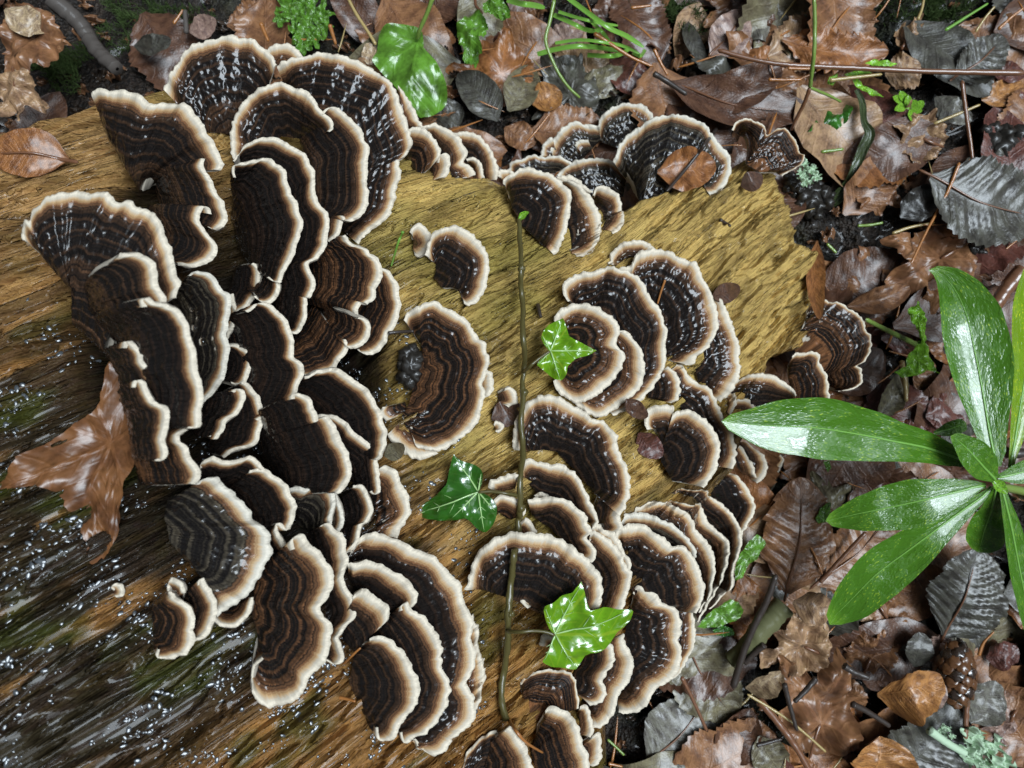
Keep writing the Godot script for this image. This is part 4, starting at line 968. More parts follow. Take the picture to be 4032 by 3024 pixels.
func build_ivy():
	var pale := wet(lin(0.34, 0.52, 0.20), 0.3, 0.6)
	var vine := thing("ivy_vine", "thin olive ivy stem with three glossy leaves climbing over the brackets", "ivy", ground_at("I", 1085, 1370, 0))
	var path := []
	for s in [["B", 1200, 1345, 12], ["B", 1180, 1380, 13], ["B", 1176, 1500, 14], ["E", 1183, 90, 14], ["E", 1196, 280, 14], ["E", 1203, 520, 14], ["E", 1206, 700, 14], ["E", 1198, 860, 14], ["E", 1192, 1000, 15], ["E", 1196, 1200, 16], ["E", 1186, 1400, 14], ["E", 1180, 1580, 14], ["I", 1172, 110, 11], ["I", 1166, 200, 10], ["I", 1156, 290, 14], ["I", 1146, 340, 19], ["I", 1130, 500, 17], ["I", 1110, 700, 11], ["I", 1095, 900, 8], ["I", 1078, 1050, 7], ["I", 1070, 1200, 5], ["I", 1088, 1375, 1]]:
		path.append(ground_at(s[0], s[1], s[2], s[3]) - vine.position)
	part("stem", tube_mesh(kinked(curve(path, 150)), [0.0010, 0.0014], 8, 0.3), mats.ivy_stem, vine)
	for k in [3, 7, 11, 17]: part("node", lump_mesh(0.0016, k), mats.ivy_stem, vine, path[k] + Vector3(0.0006, 0, 0))
	var leaves := [
		["E", "1450,398 1466,432 1478,475 1487,512 1520,533 1560,550 1612,575 1662,600 1605,632 1560,642 1528,652 1500,675 1475,702 1472,740 1458,772 1438,787 1400,780 1372,760 1345,738 1312,712 1284,690 1300,668 1318,645 1345,622 1366,606 1346,580 1328,555 1314,520 1318,498 1330,472 1360,440 1400,418", Vector2(1372, 602), 24.0, "ivy", "1446,410 1655,600 1430,780 1292,690 1320,505", "1205,735 1240,700 1300,650 1368,604", Vector2(0.05, 0.02), "small bright ivy leaf with sky shine"],
		["E", "768,1247 790,1275 830,1297 870,1308 905,1322 935,1340 950,1372 948,1405 938,1445 925,1478 955,1488 985,1502 1015,1528 1038,1570 1038,1610 1030,1650 1014,1690 985,1728 958,1744 925,1725 900,1700 880,1672 862,1650 845,1640 800,1652 740,1662 680,1662 620,1658 560,1650 496,1640 540,1600 585,1560 650,1515 720,1440 730,1390 738,1350 750,1300", Vector2(920, 1482), 17.0, "ivy_deep", "770,1262 940,1360 1030,1600 958,1735 510,1640 760,1640", "1185,1520 1100,1490 1000,1478 922,1482", Vector2(0.10, 0.05), "deep green ivy leaf with white glints"],
		["I", "1565,505 1575,535 1588,580 1600,640 1622,690 1660,682 1705,682 1760,695 1810,707 1860,712 1908,716 1900,745 1878,785 1830,822 1795,845 1760,872 1745,900 1722,925 1690,938 1655,948 1620,952 1592,972 1578,1000 1562,1030 1530,1062 1480,1052 1430,1046 1380,1040 1345,1025 1320,1008 1330,985 1350,940 1370,905 1398,842 1365,805 1345,765 1335,715 1328,680 1340,650 1380,638 1415,622 1440,605 1480,588 1510,575 1528,545", Vector2(1402, 835), 27.0, "ivy", "1562,520 1895,722 1530,1050 1330,1005 1338,665", "1095,835 1180,812 1260,805 1340,812 1400,834", Vector2(-0.03, 0.03), "large bright ivy leaf with pale veins"]]
	for s in leaves:
		var pts := read(s[0], s[1]); var c := native(s[0], s[2])
		var w := ground_at(s[0], s[2].x, s[2].y, s[3])
		var g := outline_mesh(pts, c, w.y, {"slope": s[7], "cup": -0.12, "ruffle": 0.10})
		var ps: PackedVector3Array = g[0].duplicate()
		var l := part("leaf", moved(g, vine.position), mats[s[4]], vine)
		l.set_meta("label", s[8])
		g[0] = ps
		var R := 0.0
		for tip in read(s[0], s[5]):
			var e := c.lerp(tip, 0.97); var line := []
			for k in 9:
				var q := at(c.lerp(e, k / 8.0), w.y); q.y = height_on(g, q) + 0.00015; line.append(q - vine.position)
			part("vein", tube_mesh(PackedVector3Array(line), [0.00042, 0.00010], 5), pale, l)
			for side in [-1, 1]:
				for f in [0.35, 0.6]:
					var br := []
					for k in 4:
						var q2: Vector2 = c.lerp(e, f) + (e - c).rotated(side * 0.75) * 0.27 * (1.1 - f) * k / 3.0
						var q := at(q2, w.y); q.y = height_on(g, q) + 0.0001; br.append(q - vine.position)
					part("vein", tube_mesh(PackedVector3Array(br), [0.0002, 0.00006], 4), pale, l)
		var stalk := []
		var sp := read(s[0], s[6])
		for k in sp.size():
			var q := at(sp[k], w.y); var near: Vector3 = path[0] + vine.position
			for v in path: if (v + vine.position).distance_to(q) < near.distance_to(q): near = v + vine.position
			q.y = lerpf(near.y if k == 0 else w.y, w.y, k / (sp.size() - 1.0)); stalk.append(q - vine.position)
		part("leaf_stalk", tube_mesh(curve(stalk, 20), [0.0008, 0.0006], 6), mats.ivy_stem, vine)
	part("young_leaf", moved(blade_mesh("B", "1172,1372,6 1195,1345,22 1215,1328,14 1238,1320,0", [ground_at("B", 1180, 1370, 14).y, ground_at("B", 1238, 1320, 17).y], {"curl": 0.5, "n": 10, "across": 7}), vine.position), mats.blade_fresh, vine)

func build_shrub():
	mats.midrib = wet(lin(0.16, 0.34, 0.06), 0.35, 0.3)
	var o := thing("evergreen_shrub", "glossy evergreen shrub with long wet lance shaped leaves at the right edge", "shrub", at(native("G", Vector2(2060, 1445)), 0.0))
	var set := [
		["G", "2045,1325,22 2025,1250,60 1995,1100,96 1945,800,166 1905,600,186 1862,400,176 1800,250,132 1725,150,78 1660,105,30 1618,100,0", [0.086, 0.082, 0.078, 0.07], {"curl": 0.22, "roll": 0.16}, "shrub"],
		["G", "2120,1350,20 2180,1000,80 2230,650,142 2220,350,132 2240,150,80 2260,40,0", [0.08, 0.075, 0.068], {"curl": 0.35, "roll": -0.25}, "shrub_pale"],
		["G", "2050,1390,20 2150,1370,60 2300,1330,80 2450,1280,0", [0.088, 0.09], {"curl": 0.2}, "shrub"],
		["G", "1650,1115,12 1740,1090,45 1835,1060,40 1852,1050,0", [0.062, 0.066], {"curl": 0.2, "n": 14}, "shrub"],
		["G", "1845,1300,32 1780,1265,62 1600,1205,95 1400,1165,128 1200,1125,165 900,1080,190 600,1068,145 430,1052,72 330,1040,0", [0.088, 0.098, 0.106, 0.108], {"curl": 0.16, "roll": 0.10}, "shrub"],
		["G", "1975,1440,15 1900,1450,45 1800,1478,85 1500,1550,150 1200,1612,110 1050,1645,58 978,1662,0", [0.088, 0.088, 0.082, 0.072], {"curl": 0.14, "roll": -0.05}, "shrub"],
		["J", "2010,-90,14 1950,-30,30 1850,40,58 1700,150,95 1500,300,142 1300,450,165 1130,620,130 1040,710,72 1003,768,0", [0.088, 0.085, 0.076, 0.064], {"curl": 0.20, "roll": 0.05}, "shrub"],
		["J", "2040,-90,30 2010,50,75 1970,170,122 1945,260,112 1930,312,50 1928,318,0", [0.087, 0.076, 0.068], {"curl": 0.2}, "shrub"],
		["J", "2075,-70,25 2130,150,60 2180,400,82 2230,650,76 2275,900,42 2300,1010,0", [0.087, 0.08, 0.068], {"curl": 0.2, "roll": 0.2}, "shrub"],
		["G", "2035,1405,28 1965,1330,95 1880,1235,98 1800,1160,50 1755,1133,0", [0.092, 0.10, 0.104], {"curl": 0.2, "roll": -0.05}, "shrub"]]
	for s in set:
		var g := blade_mesh(s[0], s[1], s[2], s[3])
		var mesh := moved(g, o.position)
		var l := part("leaf", mesh, mats[s[4]], o)
		var rib := PackedVector3Array(); var pts: PackedVector3Array = mesh.surface_get_arrays(0)[Mesh.ARRAY_VERTEX]
		for i in int(g[3]) - 2: rib.append(pts[i * g[4] + g[4] / 2] + Vector3(0, 0.0001, 0))
		part("midrib", tube_mesh(rib, [0.0007, 0.00012], 6), mats.midrib, l)
	var bud := at(native("G", Vector2(2055, 1440)), 0.088)
	part("stem", tube_mesh(curve([Vector3(0.004, -0.01, 0.004), Vector3(0.002, 0.04, 0.001), bud - o.position], 14), [0.0028, 0.002], 8, 0.2), mats.green_stem, o)
	part("bud", moved(blade_mesh("G", "2010,1400,10 2050,1440,36 2085,1470,22 2110,1490,0", [0.091, 0.093], {"curl": 0.5, "n": 12, "across": 7}), o.position), mats.blade_fresh, o)

# outline leaf as a thing of its own
func leaf_thing(called: String, label: String, category: String, sheet: String, outline: String, centre: Vector2, y: float, mat: String, how := {}) -> Node3D:
	var g := outline_mesh(read(sheet, outline), native(sheet, centre), y, how)
	var o := thing(called, label, category, at(native(sheet, centre), y), how.get("group", ""))
	part("blade", moved(g, o.position), mats[mat], o)
	return o

func stalk_on(o: Node3D, called: String, sheet: String, text: String, heights: Array, radii: Array, mat: String):
	var pts := read(sheet, text); var line := []
	for k in pts.size():
		var f := k / maxf(pts.size() - 1.0, 1.0) * (heights.size() - 1); var i := mini(int(f), heights.size() - 2)
		line.append(at(pts[k], lerpf(heights[i], heights[i + 1], f - i)) - o.position)
	part(called, tube_mesh(curve(line, pts.size() * 6), radii, 6, 0.15), mats[mat], o)

func build_greens():
	var o := leaf_thing("round_leaf", "round bright green leaf with a notched top beside the largest top bracket", "leaf", "B", "300,200 315,165 345,143 385,135 430,136 480,142 525,150 556,165 572,190 578,240 580,285 562,300 590,312 622,332 650,370 680,420 705,470 725,530 732,590 722,645 695,685 650,708 600,722 560,728 520,690 480,640 420,560 370,500 310,440 260,380 285,320 290,260", Vector2(540, 250), 0.012, "maple_green", {"cup": -0.10, "ruffle": 0.07, "turn": 1.7, "slope": Vector2(0.05, 0.1)})
	stalk_on(o, "leaf_stalk", "B", "640,-20 600,90 558,185 542,245", [0.03, 0.012], [0.0013, 0.0011], "green_stem")
	part("yellow_edge", moved(outline_mesh(read("B", "196,330 215,280 250,265 285,290 300,360 280,410 230,400 200,370"), native("B", Vector2(250, 335)), 0.006, {"n": 30, "rings": 5}), o.position), mats.blade_straw, o)
	stalk_on(o, "yellow_stalk", "B", "110,-10 170,100 230,190 285,280", [0.01, 0.008], [0.001, 0.001], "straw")
	var p := thing("bramble_seedling", "young bramble with two crinkled toothed leaves at the top edge", "plant", at(native("B", Vector2(930, 55)), 0.0))
	part("leaf", moved(outline_mesh(read("B", "905,62 940,80 965,110 985,150 990,195 960,240 925,255 945,290 950,340 930,380 930,420 905,462 870,440 845,410 820,360 830,310 800,270 785,215 778,160 800,135 830,115 850,80 880,60"), native("B", Vector2(880, 130)), 0.016, {"teeth": 0.10, "ruffle": 0.22, "turn": 1.6}), p.position), mats.maple_green, p)
	part("leaf", moved(outline_mesh(read("B", "945,60 950,20 985,0 1010,-25 1060,-10 1090,15 1110,50 1130,85 1125,118 1080,125 1040,110 1000,95 965,85"), native("B", Vector2(1000, 50)), 0.018, {"teeth": 0.10, "ruffle": 0.2}), p.position), mats.maple_green, p)
	stalk_on(p, "stalk", "B", "945,85 925,60 905,30 900,-20", [0.016, 0.0], [0.0008, 0.001], "brown_stem")
	# pale green many lobed herb
	p = thing("lobed_herb", "bright green herb with many lobed leaflets behind the top brackets", "plant", at(native("A", Vector2(1880, 100)), -0.02))
	for s in [[1790, 40, 95], [1900, 25, 110], [1985, 90, 105], [1930, 150, 110], [1745, 120, 60], [1880, 210, 90], [1960, 240, 80], [1850, 110, 90], [2010, 170, 75], [1890, 290, 70]]:
		var pts := PackedVector2Array()
		for k in 26:
			var a := TAU * k / 26.0; var r: float = s[2] * (0.72 + 0.28 * cos(a * 5.0 + s[0]) + 0.16 * fine.get_noise_2d(k * 1.3, s[1]))
			pts.append(native("A", Vector2(s[0] + cos(a) * r, s[1] + sin(a) * r)))
		part("leaflet", moved(outline_mesh(pts, native("A", Vector2(s[0], s[1])), -0.012 + 0.00004 * s[1], {"n": 53, "rings": 6, "ruffle": 0.3}), p.position), mats.maple_green, p)
	stalk_on(p, "stalk", "A", "1800,30 1850,110 1890,200 1880,320", [-0.012, -0.015], [0.0011, 0.0009], "green_stem")
	# grass
	var k := 0
	for s in [["1480,-10 1600,80 1740,180 1840,225 1950,295", 0.0024, 0.02, "green grass stalk with a joint at the top of the picture"], ["1390,95 1490,140 1600,190 1680,195", 0.0022, 0.012, "short broad grass blade under the jointed stalk"], ["1420,75 1550,115 1700,150 1790,160", 0.0016, 0.016, "pale grass blade crossing below the jointed stalk"], ["1290,340 1400,310 1540,290 1680,300 1800,320", 0.0024, 0.010, "horizontal wide grass blade beneath the others"], ["1400,270 1550,250 1700,265 1830,290 1930,340", 0.0016, 0.014, "upper blade of the horizontal grass pair"], ["1630,140 1690,200 1740,260", 0.0018, 0.012, "little slanting grass blade in the tuft"], ["1100,0 1180,25 1260,35 1335,50", 0.0028, 0.02, "broad bright blade at the very top edge"], ["1600,345 1700,350 1790,345 1870,300", 0.0022, 0.006, "lowest grass blade of the tuft, near the orange needle"], ["1960,310 1930,350 1880,330", 0.0016, 0.008, "bent end of a grass blade at the right of the tuft"]]:
		var pts := read("B", s[0]); var line := ""
		for q in pts: line += "%f,%f,%f " % [q.x / 1.8228, q.y / 1.8228, s[1] * 3600.0 / 1.8228 * 1.15]
		var g := blade_mesh("F", line, [s[2] - 0.01, s[2], s[2] - 0.012], {"n": 18, "across": 5, "curl": 0.4})
		var b := tag(part("grass_blade", moved(g, at(pts[0], 0.0)), mats.grass, self, at(pts[0], 0.0)), s[3], "grass blade", "grass tuft at the top") as Node3D
		k += 1
	p = thing("creeping_stem", "slender green stem hanging down through the grass tuft", "plant", at(native("B", Vector2(1400, 0)), 0.0))
	stalk_on(p, "stem", "B", "1395,-10 1370,120 1340,250 1375,360 1430,470 1490,550 1555,610", [0.02, 0.015, 0.006], [0.0011, 0.0008], "green_stem")
	# thin climbing stem at the upper right with a dull leaf
	p = thing("wiry_stem", "long thin wiry green stem hanging from the top edge, reddish at its end", "plant", at(native("C", Vector2(900, 0)), 0.0))
	stalk_on(p, "stem", "C", "905,-20 910,150 905,330 890,460 880,545", [0.06, 0.05, 0.035], [0.0010, 0.0011], "green_stem")
	stalk_on(p, "red_end", "C", "880,545 850,630 815,700 780,770 765,810", [0.035, 0.012], [0.0011, 0.0009], "brown_stem")
	stalk_on(p, "side_stem", "C", "880,545 940,570 1010,600 1075,635", [0.035, 0.02], [0.0009, 0.0007], "green_stem")
	leaf_thing("nettle_leaf", "dark green leaf with brown holes at the end of the wiry stem", "leaf", "C", "1120,640 1135,690 1110,760 1060,800 1020,850 960,880 890,895 825,915 840,860 880,790 930,730 985,690 1050,650", Vector2(1080, 690), 0.014, "maple_deep", {"teeth": 0.06, "turn": 2.4, "ruffle": 0.2})
	tag(part("curled_leaf", moved(blade_mesh("C", "1165,560,16 1205,650,24 1215,760,20 1250,830,28 1210,920,32 1160,1040,28 1110,1150,30 1040,1240,36 990,1290,8", [0.018, 0.022, 0.016, 0.006], {"curl": 0.45, "ruffle": 0.5}), Vector3.ZERO), mats.blade_dull, self), "long curled olive leaf twisting down beside the dark holed leaf", "leaf")
	p = thing("fern_sprig", "tiny bright fern sprig with pairs of leaflets on the brown leaves", "fern", at(native("C", Vector2(1480, 660)), 0.012))
	for s in [[1395, 600, 1465, 640], [1440, 565, 1475, 640], [1405, 685, 1480, 660], [1490, 590, 1490, 680], [1520, 760, 1505, 680], [1580, 690, 1510, 680], [1590, 630, 1530, 680], [1545, 625, 1510, 670]]:
		part("leaflet", moved(blade_mesh("C", "%d,%d,8 %d,%d,26 %d,%d,22 %d,%d,0" % [s[2], s[3], (s[0] + s[2] * 2) / 3, (s[1] + s[3] * 2) / 3, (s[0] * 2 + s[2]) / 3, (s[1] * 2 + s[3]) / 3, s[0], s[1]], [0.016, 0.018], {"n": 9, "across": 5, "curl": 0.3}), p.position), mats.blade_fresh, p)
	stalk_on(p, "stalk", "C", "1450,620 1500,680 1560,730 1620,760", [0.016, 0.008], [0.0008, 0.0005], "green_stem")
	k = 0
	for s in [["1220,395 1280,365 1350,375 1430,395 1380,415 1290,408", Vector2(1310, 390), "fresh green cut leaf lobe above the straw twig"], ["985,525 1000,480 1050,460 1050,495 1020,535", Vector2(1015, 500), "small fresh green leaf at the left end of the straw twig"], ["1095,460 1160,440 1230,435 1265,460 1200,465 1120,475", Vector2(1170, 455), "fresh green sliver along the straw twig"], ["1140,500 1180,490 1230,535 1290,570 1330,615 1270,595 1200,555", Vector2(1210, 540), "slanting fresh green sliver below the straw twig"]]:
		leaf_thing("herb_leaf", s[2], "leaf", "C", s[0], s[1], 0.016, "maple_fresh", {"n": 40, "rings": 5, "group": "fresh green leaf bits at the upper right"})
	p = leaf_thing("chewed_leaf", "yellow green chewed leaf on a green stalk at the right end of the log", "leaf", "G", "1545,540 1580,545 1605,580 1625,640 1645,690 1680,745 1640,730 1610,722 1570,745 1530,757 1480,765 1440,772 1410,750 1393,735 1430,722 1470,705 1465,670 1470,638 1500,620 1530,600", Vector2(1555, 660), 0.040, "maple_fresh", {"n": 80, "ruffle": 0.14})
	part("blade", moved(outline_mesh(read("G", "1478,345 1505,330 1530,325 1550,290 1565,320 1580,345 1592,390 1600,440 1608,490 1615,530 1590,545 1570,565 1562,530 1555,490 1535,440 1505,415 1490,380"), native("G", Vector2(1560, 420)), 0.042, {"n": 60, "ruffle": 0.2}), p.position), mats.maple_fresh, p)
	stalk_on(p, "leaf_stalk", "G", "1225,405 1330,460 1440,515 1555,570", [0.045, 0.024], [0.0011, 0.0016], "green_stem")
	for s in [["J", "500,240 550,200 590,225 608,260 580,310 555,350 500,400 455,470 400,500 405,430 440,340 465,290", Vector2(510, 340), "toothed green leaf under the great lower right stack, above the other", "maple_green"], ["J", "170,775 240,700 330,640 380,600 440,625 465,670 450,720 390,755 320,780 240,792", Vector2(330, 700), "toothed green leaf with dark specks below the great lower right stack", "maple_green"], ["J", "270,800 340,770 400,790 415,830 350,845 290,830", Vector2(345, 810), "deep green leaf in shade under the speckled one", "maple_deep"], ["J", "910,110 940,50 980,10 1005,0 1010,60 980,130 930,140", Vector2(960, 80), "small pale green leaf between two brown leaves", "maple_green"], ["G", "960,1290 1000,1285 1015,1330 990,1360", Vector2(985, 1325), "green speck of a leaf under the long glossy leaf", "maple_green"]]:
		leaf_thing("understory_leaf", s[3], "leaf", s[0], s[1], s[2], 0.03 if s[4] == "maple_green" else 0.02, s[4], {"teeth": 0.07, "n": 60, "rings": 7})

# ---------------------------------------------------------------- dead leaves, litter, twigs
var on_cap := false
# base and tip on the full sheet; half width as a share of the length
func dead_blade(bx: float, by: float, tx: float, ty: float, wide: float, tone: String, mm: float, label: String, how := {}):
	var b := Vector2(bx, by); var t := Vector2(tx, ty); var d := t - b; var side: Vector2 = Vector2(-d.y, d.x) * how.get("bow", 0.06); var L := d.length() * wide
	var text := ""
	var shape: Array = how.get("shape", [0.10, 0.66, 0.96, 1.0, 0.90, 0.64, 0.0])
	for k in 7:
		var f := k / 6.0; var q: Vector2 = b + d * f + side * sin(PI * f)
		text += "%f,%f,%f " % [q.x, q.y, L * shape[k]]
	var y0 := floor_at(b) + mm * 0.001; var y1 := floor_at(t) + mm * 0.001; var arch: float = how.get("arch", 3.0) * 0.001
	var base := at(native("F", b), y0)
	var g := blade_mesh("F", text, [y0, (y0 + y1) / 2 + arch, y1 + how.get("lift_tip", 0.0) * 0.001], {"n": 26, "across": 13, "curl": how.get("curl", 0.12), "ruffle": minf(how.get("ruffle", 0.13), 0.28), "teeth": how.get("teeth", 0.0), "roll": how.get("roll", 0.0), "count": how.get("count", 14.0), "ribs": how.get("ribs", 0.0)})
	var o := thing("dead_leaf", label, "dead leaf", base, how.get("group", "dead leaves in the litter"))
	part("blade", moved(g, base), mats["blade_" + tone], o)
	if how.has("stalk"):
		var e: Vector2 = b - d.normalized().rotated(how.get("stalk_turn", 0.2)) * how.stalk
		part("leaf_stalk", tube_mesh(curve([at(native("F", e), floor_at(e) + mm * 0.001) - base, at(native("F", b + d * 0.1), y0 + 0.0006) - base, at(native("F", b + d * 0.45 + side), (y0 + y1) / 2 + arch * 0.9 + 0.0004) - base, at(native("F", b + d * 0.8 + side * 0.6), lerpf(y0, y1, 0.8) + arch * 0.55 + 0.0003) - base], 16), [0.0009, 0.0003], 5), mats.brown_stem, o)
	return o

func floor_at(f: Vector2) -> float:
	if on_cap: return surface_at(native("F", f), 0.0).y
	var n := native("F", f); var w := start(n)
	for k in 6: w = at(n, maxf(wood_y(w.x, w.z), ground_y(w.x, w.z)))
	return w.y

func lobed_outline(c: Vector2, r: float, turn: float, salt: float, stretch := 1.0, deep := false) -> PackedVector2Array:
	var lobes := [[0.0, 1.0], [0.80, 0.88], [-0.80, 0.88], [1.65, 0.66], [-1.65, 0.66], [2.5, 0.38], [-2.5, 0.38]]
	var out := PackedVector2Array()
	for k in 120:
		var a := TAU * k / 120.0 - PI
		var v := 0.28 if deep else 0.48
		for l in lobes:
			var df := absf(angle_difference(a, l[0]))
			var reach: float = l[1] * (0.85 + 0.3 * fine.get_noise_2d(l[0] * 9.0, salt))
			v = maxf(v, reach / (1.0 + pow(df / (0.30 if deep else 0.42), 2.0)) + 0.05 * reach * cos(df * 22.0) * exp(-df * 2.0))
		v *= 1.0 + 0.08 * fine.get_noise_2d(k * 0.35, salt)
		var q := Vector2.from_angle(a) * v * r; q.y *= stretch
		out.append(c + q.rotated(turn))
	return out

func dead_lobed(x: float, y: float, r: float, degrees: float, tone: String, mm: float, label: String, how := {}):
	var c := Vector2(x, y); var turn := deg_to_rad(degrees)
	var pts := lobed_outline(native("F", c), r * 1.8228, turn, x * 0.37 + y * 0.11, how.get("stretch", 1.0), how.get("deep", false))
	var h: float = floor_at(c) + mm * 0.001
	var g := outline_mesh(pts, native("F", c), h, {"n": 121, "rings": 11, "cup": how.get("cup", 0.05), "ruffle": minf(how.get("ruffle", 0.15), 0.22), "turn": turn, "slope": how.get("slope", Vector2.ZERO)})
	var o := thing("maple_leaf", label, "dead leaf", at(native("F", c), h), how.get("group", "dead leaves in the litter"))
	part("blade", moved(g, o.position), mats["maple_" + tone], o)
	var e: Vector2 = c - Vector2.from_angle(turn) * r * how.get("stalk", 0.5)
	part("leaf_stalk", tube_mesh(curve([at(native("F", e), h - 0.002) - o.position, at(native("F", c.lerp(e, 0.5)), h + 0.002) - o.position, Vector3(0, 0.001, 0)], 12), [0.0008, 0.0010], 5), mats.brown_stem, o)
	return o

func build_leaves():
	# upper right
	dead_blade(1535, 118, 1606, 22, 0.36, "pink", 14, "pinkish brown oval leaf with fine veins at the top right of the grass", {"ruffle": 0.1, "stalk": 6.0})
	dead_blade(1478, 40, 1530, 138, 0.16, "slate", 10, "narrow dark grey leaf left of the pinkish oval one", {})
	dead_blade(1590, 20, 1712, 60, 0.34, "grey", 8, "pale blue grey wet leaf right of the pinkish oval one", {"ruffle": 0.35})
	dead_blade(1655, 125, 1812, 30, 0.34, "tan", 8, "tan leaf behind the wiry green stem near the top", {"teeth": 0.12, "ruffle": 0.25})
	dead_blade(1690, 85, 1920, 110, 0.22, "rust", 11, "reddish torn leaf strip across the tan one", {"ruffle": 0.5, "teeth": 0.3})
	dead_blade(2060, 170, 2168, 78, 0.34, "slate", 15, "blue grey leaf with toothed edge at the top right corner", {"ribs": 0.07, "teeth": 0.12, "ruffle": 0.14, "stalk": 10.0, "curl": 0.25})
	dead_lobed(1958, 88, 62, -60, "tan", 15, "crumpled light tan leaf left of the blue grey one", {"ruffle": 0.5})
	dead_blade(1912, 160, 1990, 140, 0.55, "tan", 16, "small fan shaped tan leaf under the crumpled light one", {"ruffle": 0.3, "teeth": 0.1})
	dead_blade(1498, 228, 1688, 142, 0.22, "dark", 16, "long chocolate brown leaf left of the wiry stem", {"curl": 0.35, "arch": 6.0})
	dead_blade(1446, 180, 1752, 240, 0.17, "dark", 19, "long glossy dark leaf with white shine above the heart shaped bracket", {"curl": 0.3, "arch": 5.0, "stalk": 10.0})
	dead_blade(1800, 190, 1975, 285, 0.24, "maroon", 12, "dark maroon leaf behind the curled olive one", {"curl": 0.4})
	dead_lobed(1990, 300, 105, 200, "tan", 16, "broad tan leaf with a pale torn edge below the fern sprig", {"ruffle": 0.3})
	dead_blade(2010, 382, 2260, 470, 0.36, "slate", 24, "big olive grey leaf with toothed edge and red stalk at the right edge", {"ribs": 0.05, "teeth": 0.10, "stalk": 30.0, "ruffle": 0.10, "curl": 0.18, "count": 18.0})
	dead_lobed(1840, 330, 90, 100, "brown", 8, "flat brown leaf under the curled olive one", {})
	dead_lobed(1885, 408, 95, 30, "brown", 6, "mottled brown leaf left of the black wet one", {})
	dead_blade(1945, 470, 2020, 400, 0.34, "black", 16, "black wet leaf with white shine left of the big olive grey one", {"ruffle": 0.4})
	dead_blade(2140, 145, 2215, 160, 0.3, "maroon", 10, "dark red brown leaf at the right edge under the blue grey one", {"ruffle": 0.4})
	dead_blade(2020, 210, 2100, 260, 0.3, "grey", 10, "small silvery ribbed leaf right of the fern sprig", {"ruffle": 0.3})
	dead_blade(2120, 215, 2210, 180, 0.3, "amber", 10, "amber brown scrap of leaf at the right edge", {"ruffle": 0.5})
	# right middle
	dead_lobed(2030, 560, 150, 150, "brown", 14, "large red brown maple leaf behind the upright glossy leaf", {"ruffle": 0.2})
	dead_blade(1760, 640, 1960, 560, 0.36, "dark", 8, "broad dark brown leaf at the right end of the log", {"ruffle": 0.15})
	dead_blade(1830, 662, 1965, 618, 0.2, "brown", 18, "folded shiny brown leaf above the chewed green one", {"curl": 0.8, "ruffle": 0.3})
	dead_blade(1765, 520, 1770, 690, 0.12, "rust", 12, "rust coloured upright leaf edge against the end of the log", {"curl": 0.6})
	dead_blade(1800, 840, 1905, 755, 0.34, "dark", 10, "dark brown leaf right of the thin edged bracket", {})
	dead_blade(1895, 905, 1950, 800, 0.22, "olive", 12, "narrow ribbed grey leaf above the long green leaf", {"ribs": 0.12, "curl": 0.4})
	dead_blade(2000, 900, 2080, 870, 0.5, "maroon", 12, "small purple brown wet leaf above the rosette of the shrub", {"ruffle": 0.4})
	dead_blade(2075, 790, 2000, 720, 0.3, "rust", 12, "rust leaf left of the upright glossy leaf", {"ruffle": 0.5})
	dead_blade(1985, 855, 2000, 770, 0.28, "brown", 8, "brown leaf behind the chewed green one", {"ruffle": 0.3})
	# lower right
	dead_blade(1700, 1282, 1728, 1030, 0.33, "brown", 26, "warm brown leaf with a strong midrib below the long green leaf", {"ribs": 0.07, "teeth": 0.16, "count": 5.0, "ruffle": 0.10, "stalk": 20.0, "roll": 0.1, "curl": -0.1})
	dead_blade(1765, 1262, 1935, 1095, 0.34, "brown", 20, "second warm brown ribbed leaf, right of the one with the strong midrib", {"ribs": 0.07, "teeth": 0.08, "stalk": 20.0, "ruffle": 0.12})
	dead_blade(1712, 1300, 1800, 1310, 0.42, "tan", 38, "crumpled curled tan leaf with a hole, above the twig", {"ruffle": 0.55, "curl": 0.6})
	dead_blade(1618, 1420, 1600, 1240, 0.26, "rust", 14, "rust red leaf standing between the stack and the twig", {"ruffle": 0.3, "teeth": 0.2, "count": 5.0})
	dead_lobed(1565, 1390, 90, 160, "rust", 9, "rust red leaf lying under the speckled green one", {"ruffle": 0.3})
	dead_blade(1470, 1360, 1590, 1550, 0.34, "olive", 11, "large greenish grey wet leaf at the lower edge of the stack", {"ribs": 0.05, "teeth": 0.08, "ruffle": 0.12, "stalk": 12.0})
	dead_blade(1400, 1650, 1530, 1500, 0.42, "grey", 10, "pale grey veined leaf at the bottom, left of the dark glaring one", {"ribs": 0.06, "ruffle": 0.14, "stalk": 14.0})
	dead_blade(1545, 1640, 1620, 1530, 0.36, "dark", 12, "dark leaf with a white glare at the bottom", {"curl": 0.4})
	dead_lobed(1735, 1395, 118, 205, "tan", 24, "wet tan lobed leaf in the middle of the lower right litter", {"ruffle": 0.36})
	dead_lobed(1880, 1420, 100, -70, "brown", 20, "brown leaf folded like a ridge right of the wet tan lobed one", {"ruffle": 0.6, "slope": Vector2(0.2, -0.1)})
	dead_lobed(1770, 1560, 165, -75, "brown", 19, "big brown maple leaf with clear veins at the bottom", {"ruffle": 0.2})
	dead_blade(1895, 1500, 2035, 1462, 0.36, "amber", 40, "bright rust curled leaf left of the cone", {"curl": 0.7, "arch": 10.0, "ruffle": 0.3})
	dead_blade(1925, 1690, 2060, 1520, 0.40, "slate", 16, "dark green black leaf at the bottom, below the bright curled one", {"ribs": 0.05, "ruffle": 0.12, "teeth": 0.06})
